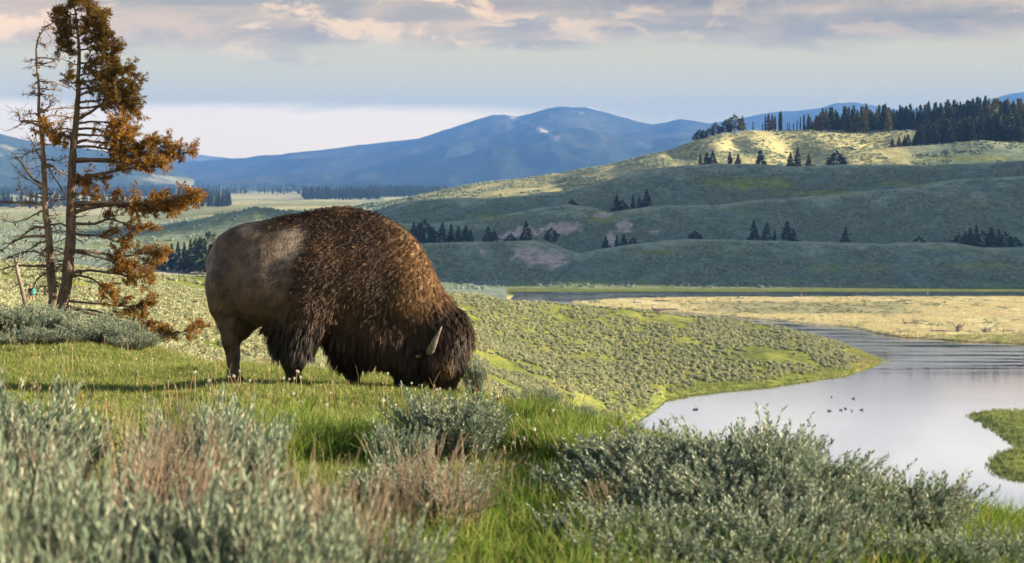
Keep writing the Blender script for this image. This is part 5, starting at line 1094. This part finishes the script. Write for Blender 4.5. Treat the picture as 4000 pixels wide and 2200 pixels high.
# ------------------------------------------------------------------ ducks on the river
M['duck'] = plain('duck_feather', (.055, .042, .03), (.12, .09, .065), .7, 12); M['bill'] = plain('duck_bill', (.10, .09, .04), (.16, .13, .06), .5, 8)
def duck_sdf(P):
    f = ellip(P, (0, 0, .06), (.24, .105, .105)); f = smin(f, chain(P, [(-.20, 0, .10, .05), (-.32, 0, .15, .015)]), .06); f = smin(f, chain(P, [(.15, 0, .10, .06), (.20, 0, .20, .042), (.215, 0, .27, .048)]), .05); return f
dV, dQ = iso_mesh(duck_sdf, (-.4, -.2, -.12), (.4, .2, .42), .022)
dme = mesh('body', dV, dQ, None, M['duck']); ge = Geo(); ge.tube([(.24, 0, .275), (.30, 0, .265), (.335, 0, .258)], [.022, .02, .014], 7); bme = ge.mesh('bill', M['bill'])
for i, (x, y) in enumerate(((322, 174), (352, 172), (1857, 33), (2100, 52), (1825, 190), (1848, 188), (1958, 180), (2012, 165), (2085, 188), (2192, 178))):
    p, q = 2600 + .3494 * x, 1540 + .3494 * y; d_ = WD(q); t = empty('duck', (at(p, d_), d_, WATER), (i * 2.1) % 6.28); t.scale = (1.25,) * 3
    tag(t, 'small dark duck swimming on the calm river' if i > 1 else 'dark duck of the pair drifting near the left river bank', 'duck', 'ducks on the open river' if i > 1 else 'pair of ducks near the left bank'); obj('body', dme, t); obj('bill', bme, t)

# ------------------------------------------------------------------ hiker behind the trees
def person():
    d_ = 115.0; p = 124; X = at(p, d_); t = empty('person', (X, d_, gz(X, d_)), 2.6); tag(t, 'person in navy top and khaki trousers carrying a teal pack, behind the dead pine', 'person')
    def body(P):
        f = chain(P, [(0, 0, .92, .135), (.03, 0, 1.15, .13), (.08, 0, 1.38, .15)], .06); f = smin(f, capsule(P, (.10, -.16, 1.40), (.10, .16, 1.40), .075, .075), .06)
        f = smin(f, chain(P, [(.11, 0, 1.45, .055), (.14, 0, 1.55, .05)]), .03); f = smin(f, ellip(P, (.17, 0, 1.64), (.098, .078, .118)), .02); f = smin(f, ellip(P, (.275, 0, 1.62), (.022, .014, .025)), .015)
        for s in (-1, 1):
            f = smin(f, ellip(P, (.16, s * .08, 1.63), (.022, .012, .03)), .008)
            f = smin(f, chain(P, [(0, s * .10, .90, .10), (.05 * s, s * .13, .50, .068), (.02 + .10 * s, s * .14, .10, .045), (.02 + .10 * s, s * .14, .04, .045), (.14 + .10 * s, s * .15, .03, .038)]), .04)
            f = smin(f, chain(P, [(.10, s * .20, 1.39, .062), (.08, s * .27, 1.12, .046), (.24, s * .22, .94, .036), (.30, s * .20, .90, .034)]), .03)
            for k_ in range(4): f = smin(f, capsule(P, (.31, s * (.20 + .018 * (k_ - 1.5)), .90), (.37, s * (.19 + .018 * (k_ - 1.5)), .845), .0105, .009), .008)
            f = smin(f, capsule(P, (.30, s * .175, .905), (.345, s * .15, .89), .011, .009), .008)
        return f
    V, Q = iso_mesh(body, (-.3, -.45, -.05), (.5, .45, 1.85), .0135); x, y, z = V.T
    c_ = np.full((len(V), 3), .0) + np.array((.42, .24, .16)); khaki = (z < .94) & (np.abs(y) < .2) & (x < .2 + .0 * z) | (z < .84); c_[khaki] = (.36, .27, .17); c_[z < .09] = (.05, .04, .03)
    shirt = (z > .92) & (z < 1.47) & ~((x > .16) & (z < 1.02)); c_[shirt] = (.016, .022, .055)
    def b(tn, gg): return principled(tn, gg, attr(tn), .8, .2)
    obj('body', mesh('body', V, Q, None, pmat('person_body', b), True, c_), t)
    ge = Geo(); ge.blob((.155, 0, 1.675), (.105, .088, .095), 12, 8); obj('hair', ge.mesh('hair', plain('hair', (.16, .07, .03), (.24, .11, .05), .6, 20)), t)
    def pk(P): return smin(ellip(P, (-.19, 0, 1.22), (.14, .19, .29)), ellip(P, (-.21, 0, 1.02), (.13, .17, .12)), .06)
    V, Q = iso_mesh(pk, (-.4, -.25, .8), (0, .25, 1.6), .025); bp = obj('backpack', mesh('backpack', V, Q, None, plain('teal_cloth', (.02, .22, .22), (.04, .34, .33), .7, 12)), t)
    for s in (-1, 1):
        ge = Geo(); ge.tube(smooth_line([(-.08, s * .12, 1.42), (.10, s * .14, 1.49), (.22, s * .14, 1.32), (.10, s * .15, 1.05), (-.10, s * .14, 1.0)], 12), .018, 6); obj('strap', ge.mesh('strap', plain('strap', (.02, .02, .025), (.04, .04, .05), .8, 12)), bp)
    for s in (-1, 1):
        ge = Geo(); ge.blob((.255, s * .034, 1.645), (.010, .012, .008), 8, 5); obj('eye', ge.mesh('eye', M['eye']), t)
    ge = Geo(); ge.blob((.262, 0, 1.585), (.008, .026, .007), 8, 5); obj('mouth', ge.mesh('mouth', plain('lip', (.30, .11, .09), (.34, .13, .10), .5, 9)), t)
person()

# ------------------------------------------------------------------ the air
def haze():
    x0, x1, y0, y1, z0, z1 = -10600, 16600, -40, 13300, -140, 640
    V = [(x, y, z) for x in (x0, x1) for y in (y0, y1) for z in (z0, z1)]
    Q = [(0, 1, 3, 2), (4, 6, 7, 5), (0, 4, 5, 1), (2, 3, 7, 6), (0, 2, 6, 4), (1, 5, 7, 3)]
    m = bpy.data.materials.new('haze'); m.use_nodes = True; t = m.node_tree; t.nodes.clear()
    o_ = t.nodes.new('ShaderNodeOutputMaterial'); pv = t.nodes.new('ShaderNodeVolumePrincipled')
    pv.inputs['Color'].default_value = (.15, .38, .97, 1); pv.inputs['Density'].default_value = 1.0e-4; pv.inputs['Anisotropy'].default_value = 0
    t.links.new(pv.outputs[0], o_.inputs['Volume'])
    tag(obj('haze', mesh('haze', V, Q, None, m, False)), 'thin blue haze filling the valley air', 'haze', kind='stuff')
haze()
